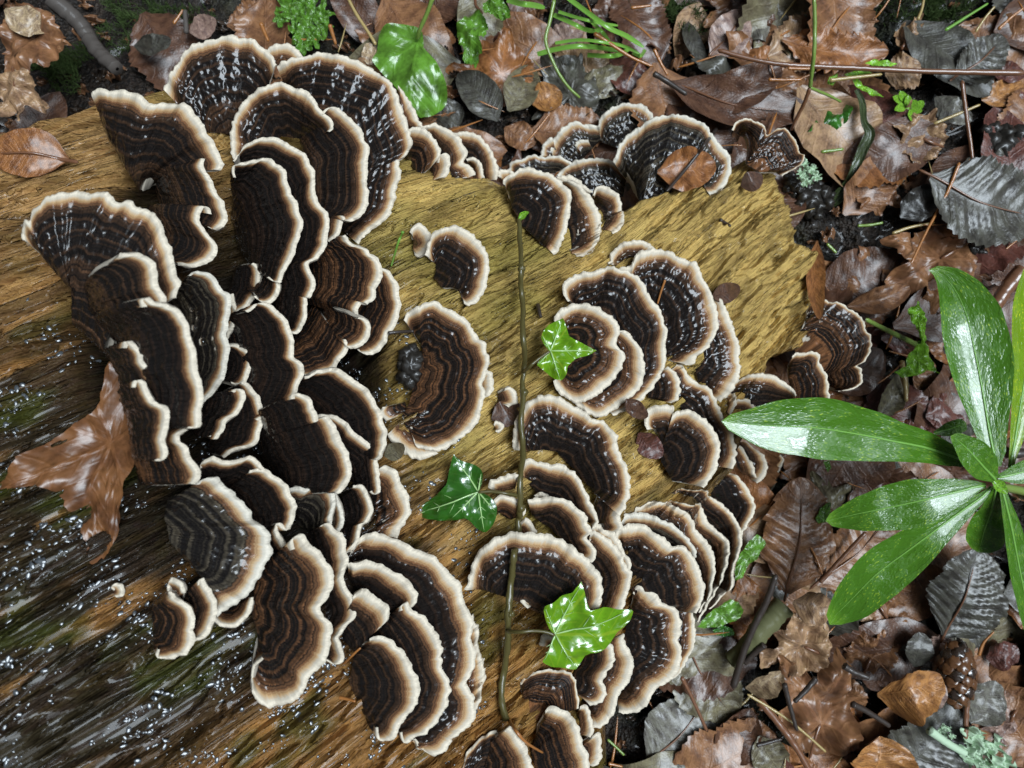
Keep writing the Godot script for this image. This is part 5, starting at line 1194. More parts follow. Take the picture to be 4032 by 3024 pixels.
	dead_blade(2040, 1375, 2110, 1185, 0.44, "slate", 26, "large slate grey ribbed leaf behind the lowest glossy leaf", {"ribs": 0.10, "ruffle": 0.12, "teeth": 0.06, "curl": 0.15, "stalk": 16.0})
	dead_blade(1885, 1690, 1900, 1590, 0.7, "amber", 24, "bright brown folded leaf at the bottom edge", {"curl": 0.5, "ruffle": 0.3})
	dead_lobed(1915, 1335, 95, 60, "brown", 12, "flat brown leaf under the lower left glossy leaf", {})
	dead_blade(1610, 1485, 1690, 1450, 0.30, "straw", 22, "pale curled leaf strip with a red inside", {"curl": 1.0, "ruffle": 0.4})
	dead_blade(1995, 1420, 2050, 1375, 0.48, "pink", 24, "small pinkish lobed leaf left of the slate grey ribbed one", {"teeth": 0.2, "count": 5.0})
	dead_blade(1975, 1440, 1985, 1365, 0.40, "slate", 22, "small dark grey oval leaf above the bright curled one", {})
	dead_blade(2005, 1535, 2030, 1470, 0.34, "pink", 36, "small grey brown oval leaf touching the cone", {})
	dead_blade(2095, 1560, 2150, 1470, 0.42, "grey", 22, "small silvery crumpled leaf right of the cone", {"ruffle": 0.6})
	dead_lobed(2180, 1560, 80, 120, "pink", 14, "purplish brown leaf at the lower right corner", {"ruffle": 0.3})
	dead_blade(2130, 1420, 2200, 1400, 0.42, "maroon", 16, "dark red leaf at the right edge below the lowest glossy leaf", {"ruffle": 0.4})
	dead_blade(1640, 1590, 1700, 1680, 0.36, "olive", 13, "olive leaf at the bottom between the dark glaring one and the big maple leaf", {"ruffle": 0.2})
	dead_blade(1565, 1560, 1680, 1600, 0.3, "brown", 9, "brown leaf beneath the dark glaring one", {"ruffle": 0.3})
	dead_blade(1800, 1130, 1960, 1180, 0.4, "brown", 10, "flat brown leaf under the paired glossy leaves", {"ruffle": 0.2})
	# upper middle
	dead_lobed(1070, 118, 48, -80, "maroon", 12, "crumpled dark red leaf right of the bramble", {"ruffle": 0.6})
	dead_blade(1150, 225, 1210, 195, 0.5, "amber", 14, "small shiny reddish tan leaf between the two upper clusters", {"curl": 0.5})
	dead_blade(1075, 262, 988, 160, 0.30, "slate", 10, "dark oval leaf with a pale edge under the bramble", {"curl": 0.3})
	dead_blade(1098, 240, 1145, 140, 0.34, "olive", 12, "dark olive leaf right of the dark oval one", {"curl": 0.3})
	dead_blade(1190, 100, 1260, 50, 0.42, "pink", 6, "pinkish tan leaf behind the grass tuft", {"ruffle": 0.3})
	dead_blade(1240, 190, 1370, 150, 0.24, "olive", 8, "flat olive tan leaf under the grass tuft", {"ruffle": 0.3})
	dead_blade(1180, 140, 1290, 130, 0.2, "slate", 6, "dark slate leaf beneath the grass tuft", {})
	dead_blade(920, 260, 1000, 230, 0.45, "slate", 4, "wet leaf with a bright puddle shine below the round green leaf", {"ruffle": 0.4})
	dead_blade(1090, 275, 1160, 305, 0.4, "brown", 7, "wet brown leaf in the dark gap between the two upper clusters", {"ruffle": 0.4})
	dead_blade(1150, 320, 1230, 270, 0.34, "dark", 6, "dark wet leaf right of the gap between the upper clusters", {"ruffle": 0.3})
	dead_blade(930, 60, 985, 90, 0.3, "rust", 6, "rust leaf between the round green leaf and the bramble", {"ruffle": 0.4})
	dead_blade(1310, 130, 1420, 190, 0.3, "maroon", 8, "dark red wet leaf right of the grass tuft", {"ruffle": 0.4})
	# upper left
	dead_lobed(70, 80, 135, 60, "brown", 16, "big hanging brown maple leaf in the upper left corner", {"ruffle": 0.3})
	dead_lobed(35, 190, 95, 80, "tan", 10, "tan brown leaf under the big maple leaf in the upper left corner", {"ruffle": 0.3})
	dead_blade(490, 55, 580, 10, 0.34, "brown", 10, "brown leaf at the top edge left of the green herb", {"ruffle": 0.3, "teeth": 0.12})
	dead_blade(410, 70, 465, 40, 0.4, "pink", 8, "greyish pink small leaf in the dark soil at the top", {"ruffle": 0.4})
	dead_blade(290, 100, 370, 85, 0.3, "slate", 4, "dark grey leaf in the soil above the double fan", {"ruffle": 0.3})
	dead_blade(10, 20, 110, 60, 0.3, "straw", 14, "pale torn leaf edge beside the big maple leaf", {"ruffle": 0.5})
	# on the log
	on_cap = true
	var torn := leaf_thing("maple_leaf", "large torn brown maple leaf plastered on the dark end of the log", "dead leaf", "D", "760,590 700,640 650,760 630,900 560,985 440,1070 300,1170 190,1240 90,1390 70,1450 200,1440 320,1420 400,1470 440,1580 520,1690 570,1800 620,1940 690,1880 760,1740 800,1560 800,1400 880,1290 860,1100 860,900 830,740 800,640", Vector2(670, 1180), surface_at(native("D", Vector2(500, 1250)), 10.0).y, "maple_soaked", {"turn": 1.9, "ruffle": 0.10, "slope": Vector2(-0.16, 0.08), "cup": 0.03, "teeth": 0.05, "n": 160, "group": "dead leaves lying on the log"})
	dead_blade(148, 345, -30, 336, 0.30, "rust", 9, "rust brown oval leaf lying on the log at the left edge", {"group": "dead leaves lying on the log", "ruffle": 0.08, "stalk": 22.0, "curl": 0.06})
	dead_blade(1420, 372, 1545, 350, 0.36, "rust", 3, "wet orange brown leaf lying in the broad upper right bracket", {"group": "dead leaves lying on the log", "ruffle": 0.3, "curl": 0.4})
	dead_blade(1600, 402, 1645, 376, 0.42, "dark", 2, "small dark oval leaf on the pale wood below the heart shaped bracket", {"group": "dead leaves lying on the log", "ruffle": 0.05})
	dead_blade(1538, 640, 1598, 618, 0.34, "dark", 2, "small dark brown leaf on the pale wood behind the large ringed bracket", {"group": "dead leaves lying on the log", "ruffle": 0.08})
	dead_blade(1352, 862, 1400, 900, 0.30, "dark", 5, "black wet leaf bit on the wood above the snail shaped bracket", {"group": "dead leaves lying on the log", "ruffle": 0.3})
	dead_blade(1380, 935, 1432, 985, 0.36, "maroon", 3, "brown wet leaf lying on the root of the snail shaped bracket", {"group": "dead leaves lying on the log", "ruffle": 0.2})
	dead_blade(1062, 905, 1122, 872, 0.42, "dark", 2, "thin dark leaf stuck to the wood by the white button bracket", {"group": "dead leaves lying on the log", "ruffle": 0.06})
	dead_blade(830, 985, 872, 960, 0.4, "olive", 3, "brown leaf scrap under the foot of the kidney shaped bracket", {"group": "dead leaves lying on the log", "ruffle": 0.06})
	on_cap = false

func build_litter():
	# the leaves underneath, which show only in the gaps
	var protos := []
	var kinds := [["blade", 0.30, 0.0], ["blade", 0.36, 0.12], ["blade", 0.24, 0.0], ["maple", 0, 0], ["maple", 0, 0]]
	for k in kinds.size():
		var g: Array
		if kinds[k][0] == "blade":
			var text := ""
			for i in 7: text += "%f,%f,%f " % [1106.0 + 140.0 * (i / 6.0 - 0.5), 829.0 + 6.0 * sin(PI * i / 6.0), 140.0 * kinds[k][1] * [0.1, 0.66, 0.96, 1.0, 0.9, 0.64, 0.0][i]]
			g = blade_mesh("F", text, [0.0, 0.004, 0.0], {"n": 18, "across": 9, "curl": 0.15, "ruffle": 0.18, "teeth": kinds[k][2], "salt": k * 7.0})
		else: g = outline_mesh(lobed_outline(Vector2(2016, 1512), 150.0, 0.0, k * 5.0), Vector2(2016, 1512), 0.0, {"n": 91, "rings": 7, "ruffle": 0.14, "salt": k * 9.0})
		protos.append(moved(g, Vector3.ZERO))
	var tones := ["brown", "brown", "dark", "dark", "dark", "maroon", "rust", "olive", "brown", "tan", "brown", "slate"]
	var words := {"brown": "brown", "dark": "dark brown", "maroon": "dark red", "rust": "rust coloured", "olive": "olive grey", "slate": "slate grey", "black": "blackish", "tan": "tan", "grey": "grey"}
	var made := 0; var tries := 0
	while made < 250 and tries < 3000:
		tries += 1
		var x := rng.randf_range(-0.34, 0.34); var z := rng.randf_range(-0.26, 0.26)
		if wood_y(x, z) > 0.015 or wood_y(x + 0.02, z) > 0.05 and wood_y(x, z) > 0.0: continue
		if x < -0.02 and z > 0.0 or x < -0.1 and z > -0.13: continue
		if x < -0.06 and z < -0.12 and rng.randf() < 0.8: continue
		if z < -0.16 and rng.randf() < 0.4: continue
		var kind := rng.randi() % 5; var tone: String = tones[rng.randi() % tones.size()]
		var name_ := "litter_leaf" if kind < 3 else "litter_maple_leaf"
		var o := MeshInstance3D.new(); o.mesh = protos[kind]; o.material_override = mats[("blade_" if kind < 3 else "maple_") + tone]
		o.name = numbered(name_); add_child(o)
		var s := rng.randf_range(0.9, 2.1)
		o.transform = Transform3D(Basis.from_euler(Vector3(rng.randf_range(-0.2, 0.2), rng.randf() * TAU, rng.randf_range(-0.2, 0.2))).scaled(Vector3.ONE * s), Vector3(x, ground_y(x, z) + 0.002 + 0.007 * rng.randf(), z))
		tag(o, spot("%s %s %s dead leaf" % ["small" if s < 1.25 else "large" if s > 1.75 else "medium", words[tone], "oval" if kind < 3 else "lobed"], o.position), "dead leaf", "%s dead leaves half buried in the litter" % words[tone])
		made += 1
	# the forest floor goes on round about, too far out to tell leaf from leaf
	for k in 3:
		var mm := MultiMesh.new(); mm.transform_format = MultiMesh.TRANSFORM_3D; mm.mesh = protos[[0, 3, 1][k]]
		var spots := []
		while spots.size() < 1300:
			var a := rng.randf() * TAU; var r := 0.22 + 1.3 * pow(rng.randf(), 0.7)
			var x := cos(a) * r; var z := sin(a) * r
			if absf(x) < 0.33 and absf(z) < 0.26 or wood_y(x, z) > 0.0 and absf(x) < 0.3: continue
			spots.append(Vector3(x, ground_y(x, z) + 0.003 + 0.012 * rng.randf(), z))
		mm.instance_count = spots.size()
		for i in spots.size():
			mm.set_instance_transform(i, Transform3D(Basis.from_euler(Vector3(rng.randf_range(-0.25, 0.25), rng.randf() * TAU, rng.randf_range(-0.25, 0.25))).scaled(Vector3.ONE * rng.randf_range(1.2, 2.4)), spots[i]))
		var o := MultiMeshInstance3D.new(); o.multimesh = mm; o.material_override = mats[["blade_brown", "maple_dark", "blade_dark"][k]]; o.name = numbered("leaf_litter"); add_child(o)
		tag(o, ["brown oval leaf litter carpeting the forest floor around", "dark lobed leaf litter carpeting the forest floor around", "dark brown oval leaf litter carpeting the forest floor around"][k], "leaf litter", "", "stuff")
	# fallen needles
	var needle := tube_mesh(curve([Vector3(-0.009, 0, 0), Vector3(-0.002, 0.0006, 0.0004), Vector3(0.009, 0, 0)], 5), [0.00055, 0.00035], 5)
	for i in 120:
		var x := 0.0; var z := 0.0
		for t in 60:
			x = rng.randf_range(-0.30, 0.30); z = rng.randf_range(-0.22, 0.22)
			if wood_y(x, z) < 0.0 and not (x < -0.02 and z > 0.0): break
		var o := MeshInstance3D.new(); o.mesh = needle; o.name = numbered("conifer_needle"); add_child(o)
		var pale := rng.randf() < 0.3
		o.material_override = mats.straw if pale else mats.needle
		o.transform = Transform3D(Basis.from_euler(Vector3(0, rng.randf() * TAU, rng.randf_range(-0.25, 0.25))).scaled(Vector3.ONE * rng.randf_range(0.6, 1.5)), Vector3(x, ground_y(x, z) + rng.randf_range(0.008, 0.022), z))
		tag(o, spot(("straw coloured" if pale else "orange brown") + " fallen needle", o.position), "needle", ("straw coloured" if pale else "orange") + " needles on the litter")

const MARKS := [["the round green leaf", 900, 150], ["the bramble seedling", 1010, 60], ["the grass tuft", 1290, 80], ["the bright lobed herb", 650, 50], ["three tilted brackets", 960, 320], ["the upper right cluster", 1330, 290], ["the pinkish oval leaf", 1570, 70],
	["the wiry green stem", 1755, 110], ["the heart shaped bracket", 1655, 315], ["the curled olive leaf", 1855, 300], ["the fern sprig", 1960, 225], ["the blue grey leaf", 2110, 125], ["the olive grey leaf", 2140, 430], ["the black wet leaf", 1980, 435],
	["the end of the log", 1760, 500], ["the thin edged bracket", 1810, 740], ["the chewed green leaf", 1970, 740], ["the upright glossy leaf", 2090, 760], ["the long glossy leaf", 1850, 930], ["the shrub rosette", 2160, 1050], ["the strong midribbed leaf", 1710, 1160],
	["the second ribbed leaf", 1850, 1180], ["the lowest glossy leaf", 1920, 1230], ["the slate leaf", 2090, 1290], ["the dark forked twig", 1640, 1330], ["the greenish grey leaf", 1530, 1450], ["the wet tan lobed leaf", 1735, 1395], ["the bright curled leaf", 1960, 1480],
	["the cone", 2062, 1450], ["the big maple leaf", 1770, 1560], ["the greenish black leaf", 1990, 1600], ["the lichen tuft", 2110, 1620], ["the pale veined leaf", 1465, 1580], ["the thick dark branch", 200, 70], ["the hanging maple leaf", 60, 140]]

func spot(what: String, w: Vector3) -> String:      # says which one, by the nearest landmark
	var d := EYE - w.y
	var f := Vector2(w.x / d * FOCAL + 2016.0, w.z / d * FOCAL + 1512.0) / 1.8228
	var best := 1e9; var near: Array = MARKS[0]
	for m in MARKS:
		var r := f.distance_to(Vector2(m[1], m[2]))
		if r < best: best = r; near = m
	var v := f - Vector2(near[1], near[2])
	if best < 45.0: return "%s touching %s" % [what, near[0]]
	var side := ("right of" if v.x > 0 else "left of") if absf(v.x) > absf(v.y) * 1.6 else ("below" if v.y > 0 else "above") if absf(v.y) > absf(v.x) * 1.6 else ("below and right of" if v.y > 0 else "above and right of") if v.x > 0 else ("below and left of" if v.y > 0 else "above and left of")
	return "%s %s%s %s" % [what, "well " if best > 130.0 else "", side, near[0]]

func twig(sheet: String, text: String, heights: Array, r0: float, r1: float, mat: String, label: String, called := "twig", category := "twig"):
	if mat in ["needle", "straw", "green_stem", "grass"]: r0 *= 0.7; r1 *= 0.6
	var pts := read(sheet, text); var line := []
	for k in pts.size():
		var f := k / maxf(pts.size() - 1.0, 1.0) * (heights.size() - 1); var i := mini(int(f), heights.size() - 2)
		line.append(at(pts[k], lerpf(heights[i], heights[i + 1], f - i)))
	var o: Vector3 = line[0]
	for k in line.size(): line[k] -= o
	tag(part(called, tube_mesh(curve(line, maxi(pts.size() * 7, 8)), [r0, r1], 7, 0.14), mats[mat], self, o), label, category)

func on_wood(sheet: String, text: String, mm: float, r: float, mat: String, label: String, called := "conifer_needle", category := "needle"):
	var pts := read(sheet, text); var hs := []
	for q in pts: hs.append(surface_at(q, mm).y)
	twig(sheet, text, hs, r, r * 0.7, mat, label, called, category)

func build_small_things():
	twig("A", "310,-20 400,60 480,130 550,230 600,310 660,370 730,430", [0.03, 0.02, 0.03], 0.0048, 0.0040, "grey_twig", "thick dark branch running down from the top edge in the upper left", "branch", "branch")
	twig("C", "305,310 500,365 700,400 900,412 1200,425 1500,440 1850,450 2220,455", [0.022, 0.024, 0.022, 0.026], 0.0012, 0.0016, "brown_stem", "long thin brown twig lying straight across the upper right leaves")
	twig("C", "1000,500 1130,485 1330,462", [0.02, 0.021], 0.0016, 0.0013, "straw", "short straw coloured twig under the long brown one")
	twig("C", "620,495 720,498 830,495", [0.026, 0.026], 0.0014, 0.0012, "needle", "orange stick beside the chocolate brown leaf")
	twig("C", "740,425 830,428 890,428", [0.024, 0.024], 0.0012, 0.0012, "needle", "orange stick end touching the wiry stem")
	twig("C", "1825,500 1850,700 1880,900 1895,1030", [0.026, 0.024], 0.0012, 0.0009, "brown_stem", "red brown upright twig at the right above the big olive grey leaf")
	twig("C", "1810,1010 1750,1160 1680,1300 1600,1450 1510,1640", [0.03, 0.026, 0.03], 0.0014, 0.0010, "needle", "long orange stalk slanting down from the big olive grey leaf")
	on_wood("C", "300,800 240,880 180,960 100,1060 -10,1190", 7, 0.0011, "twig", "dark twig lying across the broad upper right bracket", "twig", "twig")
	twig("C", "1390,1455 1500,1415 1660,1385", [0.02, 0.021], 0.0015, 0.0010, "straw", "yellow straw below the black wet leaf")
	twig("C", "1650,770 1800,710 1940,650", [0.022, 0.026], 0.0012, 0.0012, "straw", "straw coloured twig along the edge of the broad tan leaf")
	twig("C", "950,945 1090,928", [0.02, 0.02], 0.0013, 0.0013, "green_stem", "short green stalk right of the heart shaped bracket")
	twig("C", "985,1515 1045,1575", [0.02, 0.02], 0.0012, 0.0012, "green_stem", "short green needle at the end of the log")
	twig("C", "1175,1405 1250,1400 1335,1385", [0.02, 0.022], 0.0012, 0.0012, "green_stem", "green stalk lying below the curled olive leaf")
	twig("C", "2050,185 2130,110 2210,50", [0.024, 0.026], 0.0014, 0.0010, "needle", "orange stick in the upper right corner")
	twig("C", "1910,200 1970,110 2030,40", [0.024, 0.026], 0.0010, 0.0010, "straw", "straw coloured stalk in the upper right corner")
	twig("C", "1720,190 1830,120 1990,20", [0.022, 0.022], 0.0014, 0.0010, "grass", "yellow green stalk above the blue grey leaf")
	twig("C", "1550,125 1575,60 1590,-10", [0.022, 0.022], 0.0013, 0.0010, "straw", "pale upright stalk at the top edge on the right")
	twig("B", "1640,205 1760,285 1880,360 2010,415", [0.012, 0.008], 0.0018, 0.0012, "needle", "long orange stick pointing out of the grass tuft")
	twig("B", "2015,305 2050,380 2100,470", [0.014, 0.012], 0.0016, 0.0011, "needle", "orange stick right of the grass tuft")
	twig("B", "2010,455 2100,510 2220,590", [0.03, 0.03], 0.0016, 0.0012, "twig", "dark twig above the upper right cluster")
	twig("B", "1870,50 2000,35", [0.01, 0.01], 0.0014, 0.001, "needle", "orange stick at the top edge over the dark soil")
	twig("A", "1080,150 1140,60", [0.0, 0.0], 0.0014, 0.001, "needle", "orange stick in the soil above the double fan")
	twig("A", "1160,210 1150,60", [0.0, 0.0], 0.0016, 0.0012, "grey_twig", "grey upright stalk in the soil above the double fan")
	twig("A", "1620,140 1670,260", [0.0, -0.005], 0.0018, 0.0014, "needle", "orange stalk left of the green herb")
	twig("A", "2050,150 2090,280", [0.0, -0.005], 0.0018, 0.0014, "needle", "orange stalk right of the green herb")
	twig("J", "670,455 610,620 540,760 470,930 400,1165", [0.042, 0.036, 0.028], 0.0016, 0.0020, "twig", "dark forked twig below the warm brown leaf with the strong midrib")
	twig("J", "600,890 540,940 470,1010", [0.036, 0.03], 0.0018, 0.0014, "twig", "short side branch of dark twig above the pale curled strip")
	twig("J", "720,640 650,720 560,820 480,920 385,990", [0.028, 0.03, 0.02], 0.0066, 0.005, "mossy", "thick mossy greenish stick behind the dark forked twig", "stick", "stick")
	twig("J", "490,1200 640,1290 760,1370 880,1470 980,1560", [0.036, 0.036], 0.0011, 0.0011, "straw", "yellow straw crossing the big maple leaf at the bottom")
	twig("J", "560,1230 700,1400 800,1540 880,1680", [0.034, 0.034], 0.0022, 0.0016, "brown_stem", "reddish stalk beside the yellow straw at the bottom")
	twig("J", "1090,1020 1150,1060 1250,1100", [0.040, 0.040], 0.002, 0.0014, "twig", "short black twig above the big maple leaf")
	twig("J", "1140,1260 1240,1310 1380,1400", [0.042, 0.036], 0.0018, 0.0012, "twig", "black twig right of the big maple leaf")
	twig("J", "920,1095 860,1170 780,1250", [0.042, 0.042], 0.0016, 0.0012, "twig", "purple black twig on the big maple leaf")
	twig("J", "720,1130 750,1250 800,1430", [0.042, 0.04], 0.0016, 0.001, "twig", "thin black twig hanging beside the purple black one")
	twig("J", "1230,190 1110,320 1010,430 940,505", [0.034, 0.03], 0.0011, 0.0013, "brown_stem", "red brown leaf stalk on the second warm brown ribbed leaf")
	twig("J", "1900,1110 1860,1220 1850,1350 1845,1480", [0.03, 0.03], 0.0016, 0.0014, "brown_stem", "bent brown stalk right of the cone")
	twig("J", "1930,960 1960,880 2025,810", [0.034, 0.036], 0.0014, 0.0008, "needle", "orange twiglet right of the cone")
	twig("J", "80,1090 150,1230 240,1430", [0.026, 0.022], 0.0012, 0.0009, "brown_stem", "thin brown stalk on the greenish grey leaf at the bottom")
	twig("J", "545,1520 620,1500 710,1475", [0.028, 0.028], 0.0012, 0.0009, "twig", "short dark stalk at the bottom edge")
	twig("I", "1725,1480 1780,1530 1830,1580", [0.02, 0.02], 0.0010, 0.001, "green_stem", "green needle lying near the bottom edge")
	twig("I", "1730,1630 1820,1650", [0.02, 0.02], 0.0014, 0.001, "needle", "orange needle at the bottom edge near the lower right brackets")
	twig("J", "1620,1420 1700,1480 1780,1530 1850,1570", [0.034, 0.03], 0.0024, 0.0018, "lichen", "pale lichen covered twig at the lower right")
	twig("G", "1450,660 1470,780 1480,920", [0.02, 0.018], 0.0022, 0.0018, "straw", "pale wooden peg below the chewed leaf")
	twig("G", "2205,90 2100,220 2020,340", [0.03, 0.03], 0.0042, 0.0034, "brown_stem", "thick brown stick at the right edge behind the glossy leaves", "stick", "stick")
	twig("G", "2100,1235 2160,1240 2220,1235", [0.03, 0.03], 0.003, 0.0026, "twig", "dark rough stick behind the rosette", "stick", "stick")
	on_wood("R", "978,635 955,700 930,785", 1, 0.0009, "needle", "orange needle lying on the large ringed bracket")
	on_wood("I", "1110,1355 1150,1420 1220,1500 1325,1565", 2, 0.0011, "needle", "red brown needle at the foot of the ivy stem")
	on_wood("P", "1560,490 1530,560 1485,710", 2, 0.0010, "grass", "green needle on the wood left of the tiny ear shaped bracket")
	on_wood("H", "2110,1220 2160,1230 2212,1245", 4, 0.0010, "needle", "orange needle by the innermost bottom fan")
	on_wood("I", "85,1010 130,965 190,910", 2, 0.0009, "needle", "orange needle on the small wet fan of the bottom tier")
	on_wood("E", "360,492 430,485 520,480", 2, 0.0008, "twig", "dark needle on green wood above the kidney shaped bracket")
	on_wood("R", "1320,262 1350,280 1385,300", 1, 0.0010, "twig", "short dark splinter on the pale wood")
	on_wood("R", "185,790 195,830 205,870", 2, 0.0010, "twig", "dark crumb of bark on the wood right of the ivy stem")
	cone()
	for s in [["C", 850, 1090, 0.006, "pale lichen tuft under the heart shaped bracket"], ["J", 1920, 1560, 0.013, "large pale green lichen tuft at the lower right corner"], ["J", 1700, 1420, 0.004, "tiny lichen tuft on the pale twig"]]:
		var o := thing("lichen_tuft", s[4], "lichen", at(native(s[0], Vector2(s[1], s[2])), 0.026))
		var n0 := native(s[0], Vector2(s[1], s[2]))
		for k in 9:
			var a := k * 2.4; var r: float = s[3] * 0.8 * sqrt(k / 9.0)
			var pts := PackedVector2Array()
			for i in 22: pts.append(n0 + Vector2.from_angle(TAU * i / 22.0) * s[3] * 4200.0 * (0.7 + 0.55 * fine.get_noise_2d(i * 1.4, k * 5.0 + s[1])))
			part("lobe", moved(outline_mesh(pts, n0, 0.026, {"n": 45, "rings": 6, "ruffle": 0.55, "salt": k * 3.0}), o.position), mats.lichen, o, Vector3(cos(a) * r, 0.0006 * k, sin(a) * r * 1.3))
	for s in [["C", 1920, 1460, 0.013, "round purple black lump at the right, below the big olive grey leaf"], ["C", 900, 1240, 0.012, "black crumbly lump of rotten wood at the end of the log"], ["C", 800, 1150, 0.009, "dark crumb of rotten wood under the heart shaped bracket"], ["C", 2080, 900, 0.016, "black clod of bark at the right edge"]]:
		var o := thing("bark_lump", s[4], "bark lump", at(native(s[0], Vector2(s[1], s[2])), 0.012))
		for k in 14: part("lump", lump_mesh(s[3] * (0.42 - 0.018 * k), k * 3.0 + s[1]), mats.knob, o, Vector3(cos(k * 2.4), 0.25 * sin(k * 1.7), sin(k * 2.4)) * s[3] * 0.9 * sqrt(k / 14.0))
	droplets()
	moss()
	debris()

func cone():
	var c := at(native("J", Vector2(1780, 1060)), 0.03)
	var o := thing("conifer_cone", "small dark wet cone with orange edged scales at the lower right", "cone", c)
	var brown := wet(lin(0.10, 0.042, 0.016), 0.3); var dark := wet(lin(0.03, 0.018, 0.012), 0.25, 1.0)
	var body := lump_mesh(0.009, 3.0)
	var b := part("core", body, dark, o); b.scale = Vector3(0.8, 0.8, 1.5)
	var scale_ := lump_mesh(0.0036, 8.0)
	for k in 62:
		var t := k / 61.0; var a := k * 2.39996
		var z := lerpf(-0.0145, 0.0145, t); var r := 0.0088 * pow(maxf(1.0 - pow(t * 2.0 - 1.0, 2) * 0.85, 0.05), 0.5)
		var dir := Vector3(cos(a), sin(a), 0)
		if dir.y < -0.5: continue
		var s := part("scale", scale_, brown if k % 3 else dark, o)
		s.transform = Transform3D(Basis(dir.cross(Vector3(0, 0, 1)), dir * 0.45, Vector3(0, 0, 1)).rotated(dir.cross(Vector3(0, 0, 1)).normalized(), -0.35), dir * r + Vector3(0, 0, z))

func dome_mesh() -> ArrayMesh:
	var nu := 13; var nv := 6; var p := PackedVector3Array(); var uv := PackedVector2Array()
	for i in nu:
		for j in nv:
			var a := TAU * (i % (nu - 1)) / (nu - 1.0); var b := 0.5 * PI * j / (nv - 1.0) * 1.15
			p.append(Vector3(sin(b) * cos(a), cos(b) * 0.7, sin(b) * sin(a))); uv.append(Vector2(0, 0))
	var n := PackedVector3Array()
	for q in p: n.append(Vector3(q.x, q.y / 0.49, q.z).normalized())
	var du := p[nv + 3] - p[3]; var dv := p[4] - p[3]
	var flip := du.cross(dv).dot(p[3]) < 0
	if flip:
		for k in n.size(): n[k] = -n[k]
	return sheet_mesh(p, n, uv, nu, nv, 0, nv - 1, flip)

func droplets():
	# rain standing on the dark end of the log: too many to count
	var mm := MultiMesh.new(); mm.transform_format = MultiMesh.TRANSFORM_3D; mm.mesh = dome_mesh()
	var spots := []
	for t in 11000:
		var x := rng.randf_range(-0.22, -0.01); var z := rng.randf_range(-0.03, 0.16)
		var a := x * 0.866 - z * 0.5; var b := x * 0.5 + z * 0.866
		var w := wood_y(x, z)
		if w < 0.05: continue
		var d := smoothstep(-0.02, 0.3, broad.get_noise_2d(a * 30 + 3, b * 45) + 0.08) * smoothstep(0.02, -0.10, a)
		if rng.randf() > d: continue
		spots.append(Vector3(x, w, z))
	mm.instance_count = spots.size()
	for k in spots.size():
		var r := 0.00022 + 0.0006 * pow(rng.randf(), 2.6)
		var n := Vector3(0.355 + rng.randf_range(-0.12, 0.12), 0.912, -0.205 + rng.randf_range(-0.12, 0.12)).normalized()
		var e := n.cross(Vector3(0, 0, 1)).normalized()
		var bs := Basis(e, n, e.cross(n)).rotated(n, rng.randf() * TAU) * Basis.from_scale(Vector3(r * rng.randf_range(0.8, 2.2), r * 0.45, r))
		mm.set_instance_transform(k, Transform3D(bs, spots[k] + Vector3(0, 0.0001, 0)))
	var o := MultiMeshInstance3D.new(); o.multimesh = mm; o.material_override = mats.film; o.name = "rain_droplets"; add_child(o)
	tag(o, "rain droplets beading on the dark left end of the log", "droplets", "", "stuff")
	# big drops on the grey felted bracket
	var dome := dome_mesh()
	for s in [[1250, 205, 9], [1210, 265, 7], [1300, 290, 10], [1260, 290, 5], [1270, 355, 11], [1195, 345, 7], [1210, 460, 9], [1320, 450, 10], [1260, 545, 12], [1325, 525, 6], [1230, 400, 5], [1340, 590, 5]]:
		var q := surface_at(native("D", Vector2(s[0], s[1])), 0.0)
		var b := tag(part("water_drop", dome, mats.drop, self, q), "round clear water drop standing on the grey felted bracket", "water drop", "water drops on the grey felted bracket") as Node3D
		b.scale = Vector3.ONE * s[2] * 0.0001

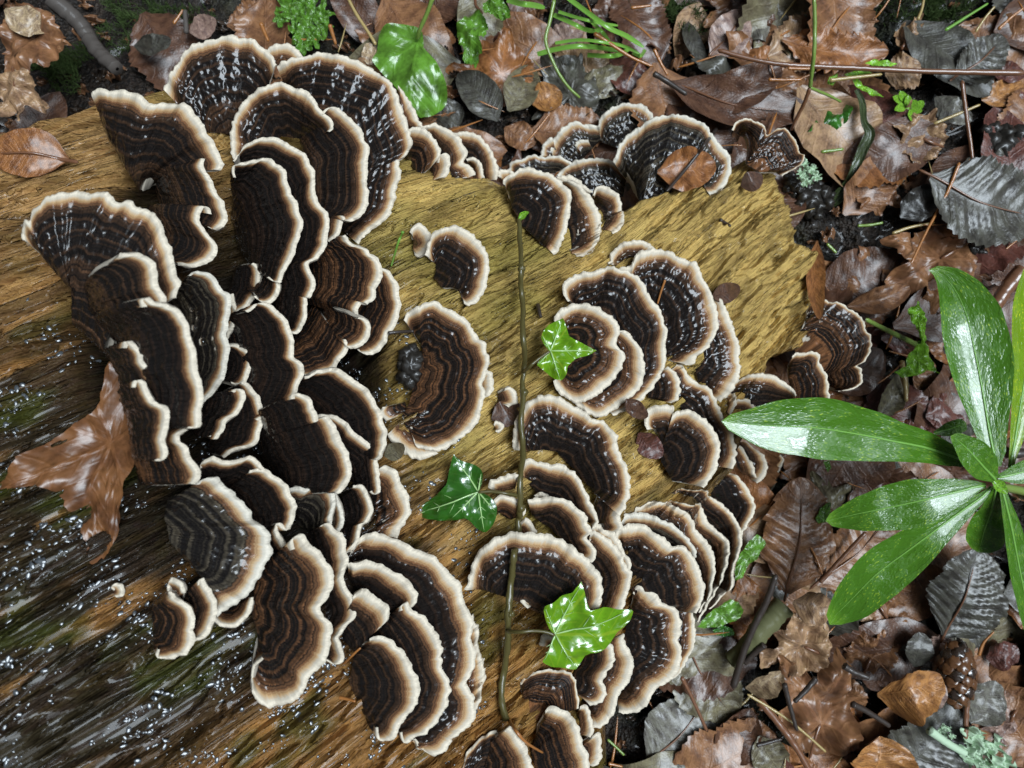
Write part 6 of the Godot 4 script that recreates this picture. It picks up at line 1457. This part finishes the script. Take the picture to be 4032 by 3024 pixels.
func moss():
	var blade := tube_mesh(curve([Vector3(0, 0, 0), Vector3(0.0006, 0.003, 0), Vector3(0.002, 0.0055, 0)], 4), [0.00035, 0.0001], 4)
	for s in [["A", 900, 130, 0.03, "dark mossy patch in the soil at the top left"], ["C", 1650, 90, 0.022, "mossy patch at the top right edge"], ["C", 30, 60, 0.02, "mossy patch at the top edge beside the pinkish oval leaf"], ["A", 400, 420, 0.018, "mossy patch above the left end of the log"]]:
		var mm := MultiMesh.new(); mm.transform_format = MultiMesh.TRANSFORM_3D; mm.mesh = blade
		mm.instance_count = 1500
		var c := at(native(s[0], Vector2(s[1], s[2])), 0.0)
		c = at(native(s[0], Vector2(s[1], s[2])), ground_y(c.x, c.z))
		for k in 1500:
			var a := rng.randf() * TAU; var r: float = s[3] * sqrt(rng.randf()) * (0.7 + 0.4 * sin(a * 3.0 + s[1]))
			var q := Vector3(cos(a) * r * 1.4, 0, sin(a) * r)
			q.y = ground_y(c.x + q.x, c.z + q.z) - ground_y(c.x, c.z) + 0.001
			mm.set_instance_transform(k, Transform3D(Basis.from_euler(Vector3(rng.randf_range(-0.5, 0.5), rng.randf() * TAU, rng.randf_range(-0.5, 0.5))).scaled(Vector3.ONE * rng.randf_range(0.5, 1.2)), q))
		var o := MultiMeshInstance3D.new(); o.multimesh = mm; o.material_override = mats.moss; o.name = numbered("moss"); add_child(o); o.position = c
		tag(o, s[4], "moss", "", "stuff")

func debris():
	# crumbs of rotten leaf and bark between the leaves: too many to count
	for tone in [["dark", lin(0.035, 0.022, 0.014)], ["brown", lin(0.16, 0.075, 0.035)]]:
		var mm := MultiMesh.new(); mm.transform_format = MultiMesh.TRANSFORM_3D
		var pts := PackedVector2Array()
		for i in 14: pts.append(Vector2(2016, 1512) + Vector2.from_angle(TAU * i / 14.0) * 40.0 * (0.8 + 0.7 * fine.get_noise_2d(i * 1.9, 3.0)))
		mm.mesh = moved(outline_mesh(pts, Vector2(2016, 1512), 0.0, {"n": 22, "rings": 4, "ruffle": 0.8}), Vector3.ZERO)
		mm.instance_count = 1600
		for k in 1600:
			var x := rng.randf_range(-0.34, 0.34); var z := rng.randf_range(-0.27, 0.27)
			var y := maxf(ground_y(x, z), -0.06) + rng.randf_range(0.0, 0.006)
			mm.set_instance_transform(k, Transform3D(Basis.from_euler(Vector3(rng.randf_range(-0.6, 0.6), rng.randf() * TAU, rng.randf_range(-0.6, 0.6))).scaled(Vector3(1, 1, rng.randf_range(0.3, 1.0)) * (0.25 + 0.9 * pow(rng.randf(), 2.0))), Vector3(x, y, z)))
		var o := MultiMeshInstance3D.new(); o.multimesh = mm; o.material_override = wet(tone[1], 0.4, 0.5); o.name = numbered("leaf_debris"); add_child(o)
		tag(o, "%s crumbs of rotten leaf and bark on the soil" % tone[0], "leaf debris", "", "stuff")
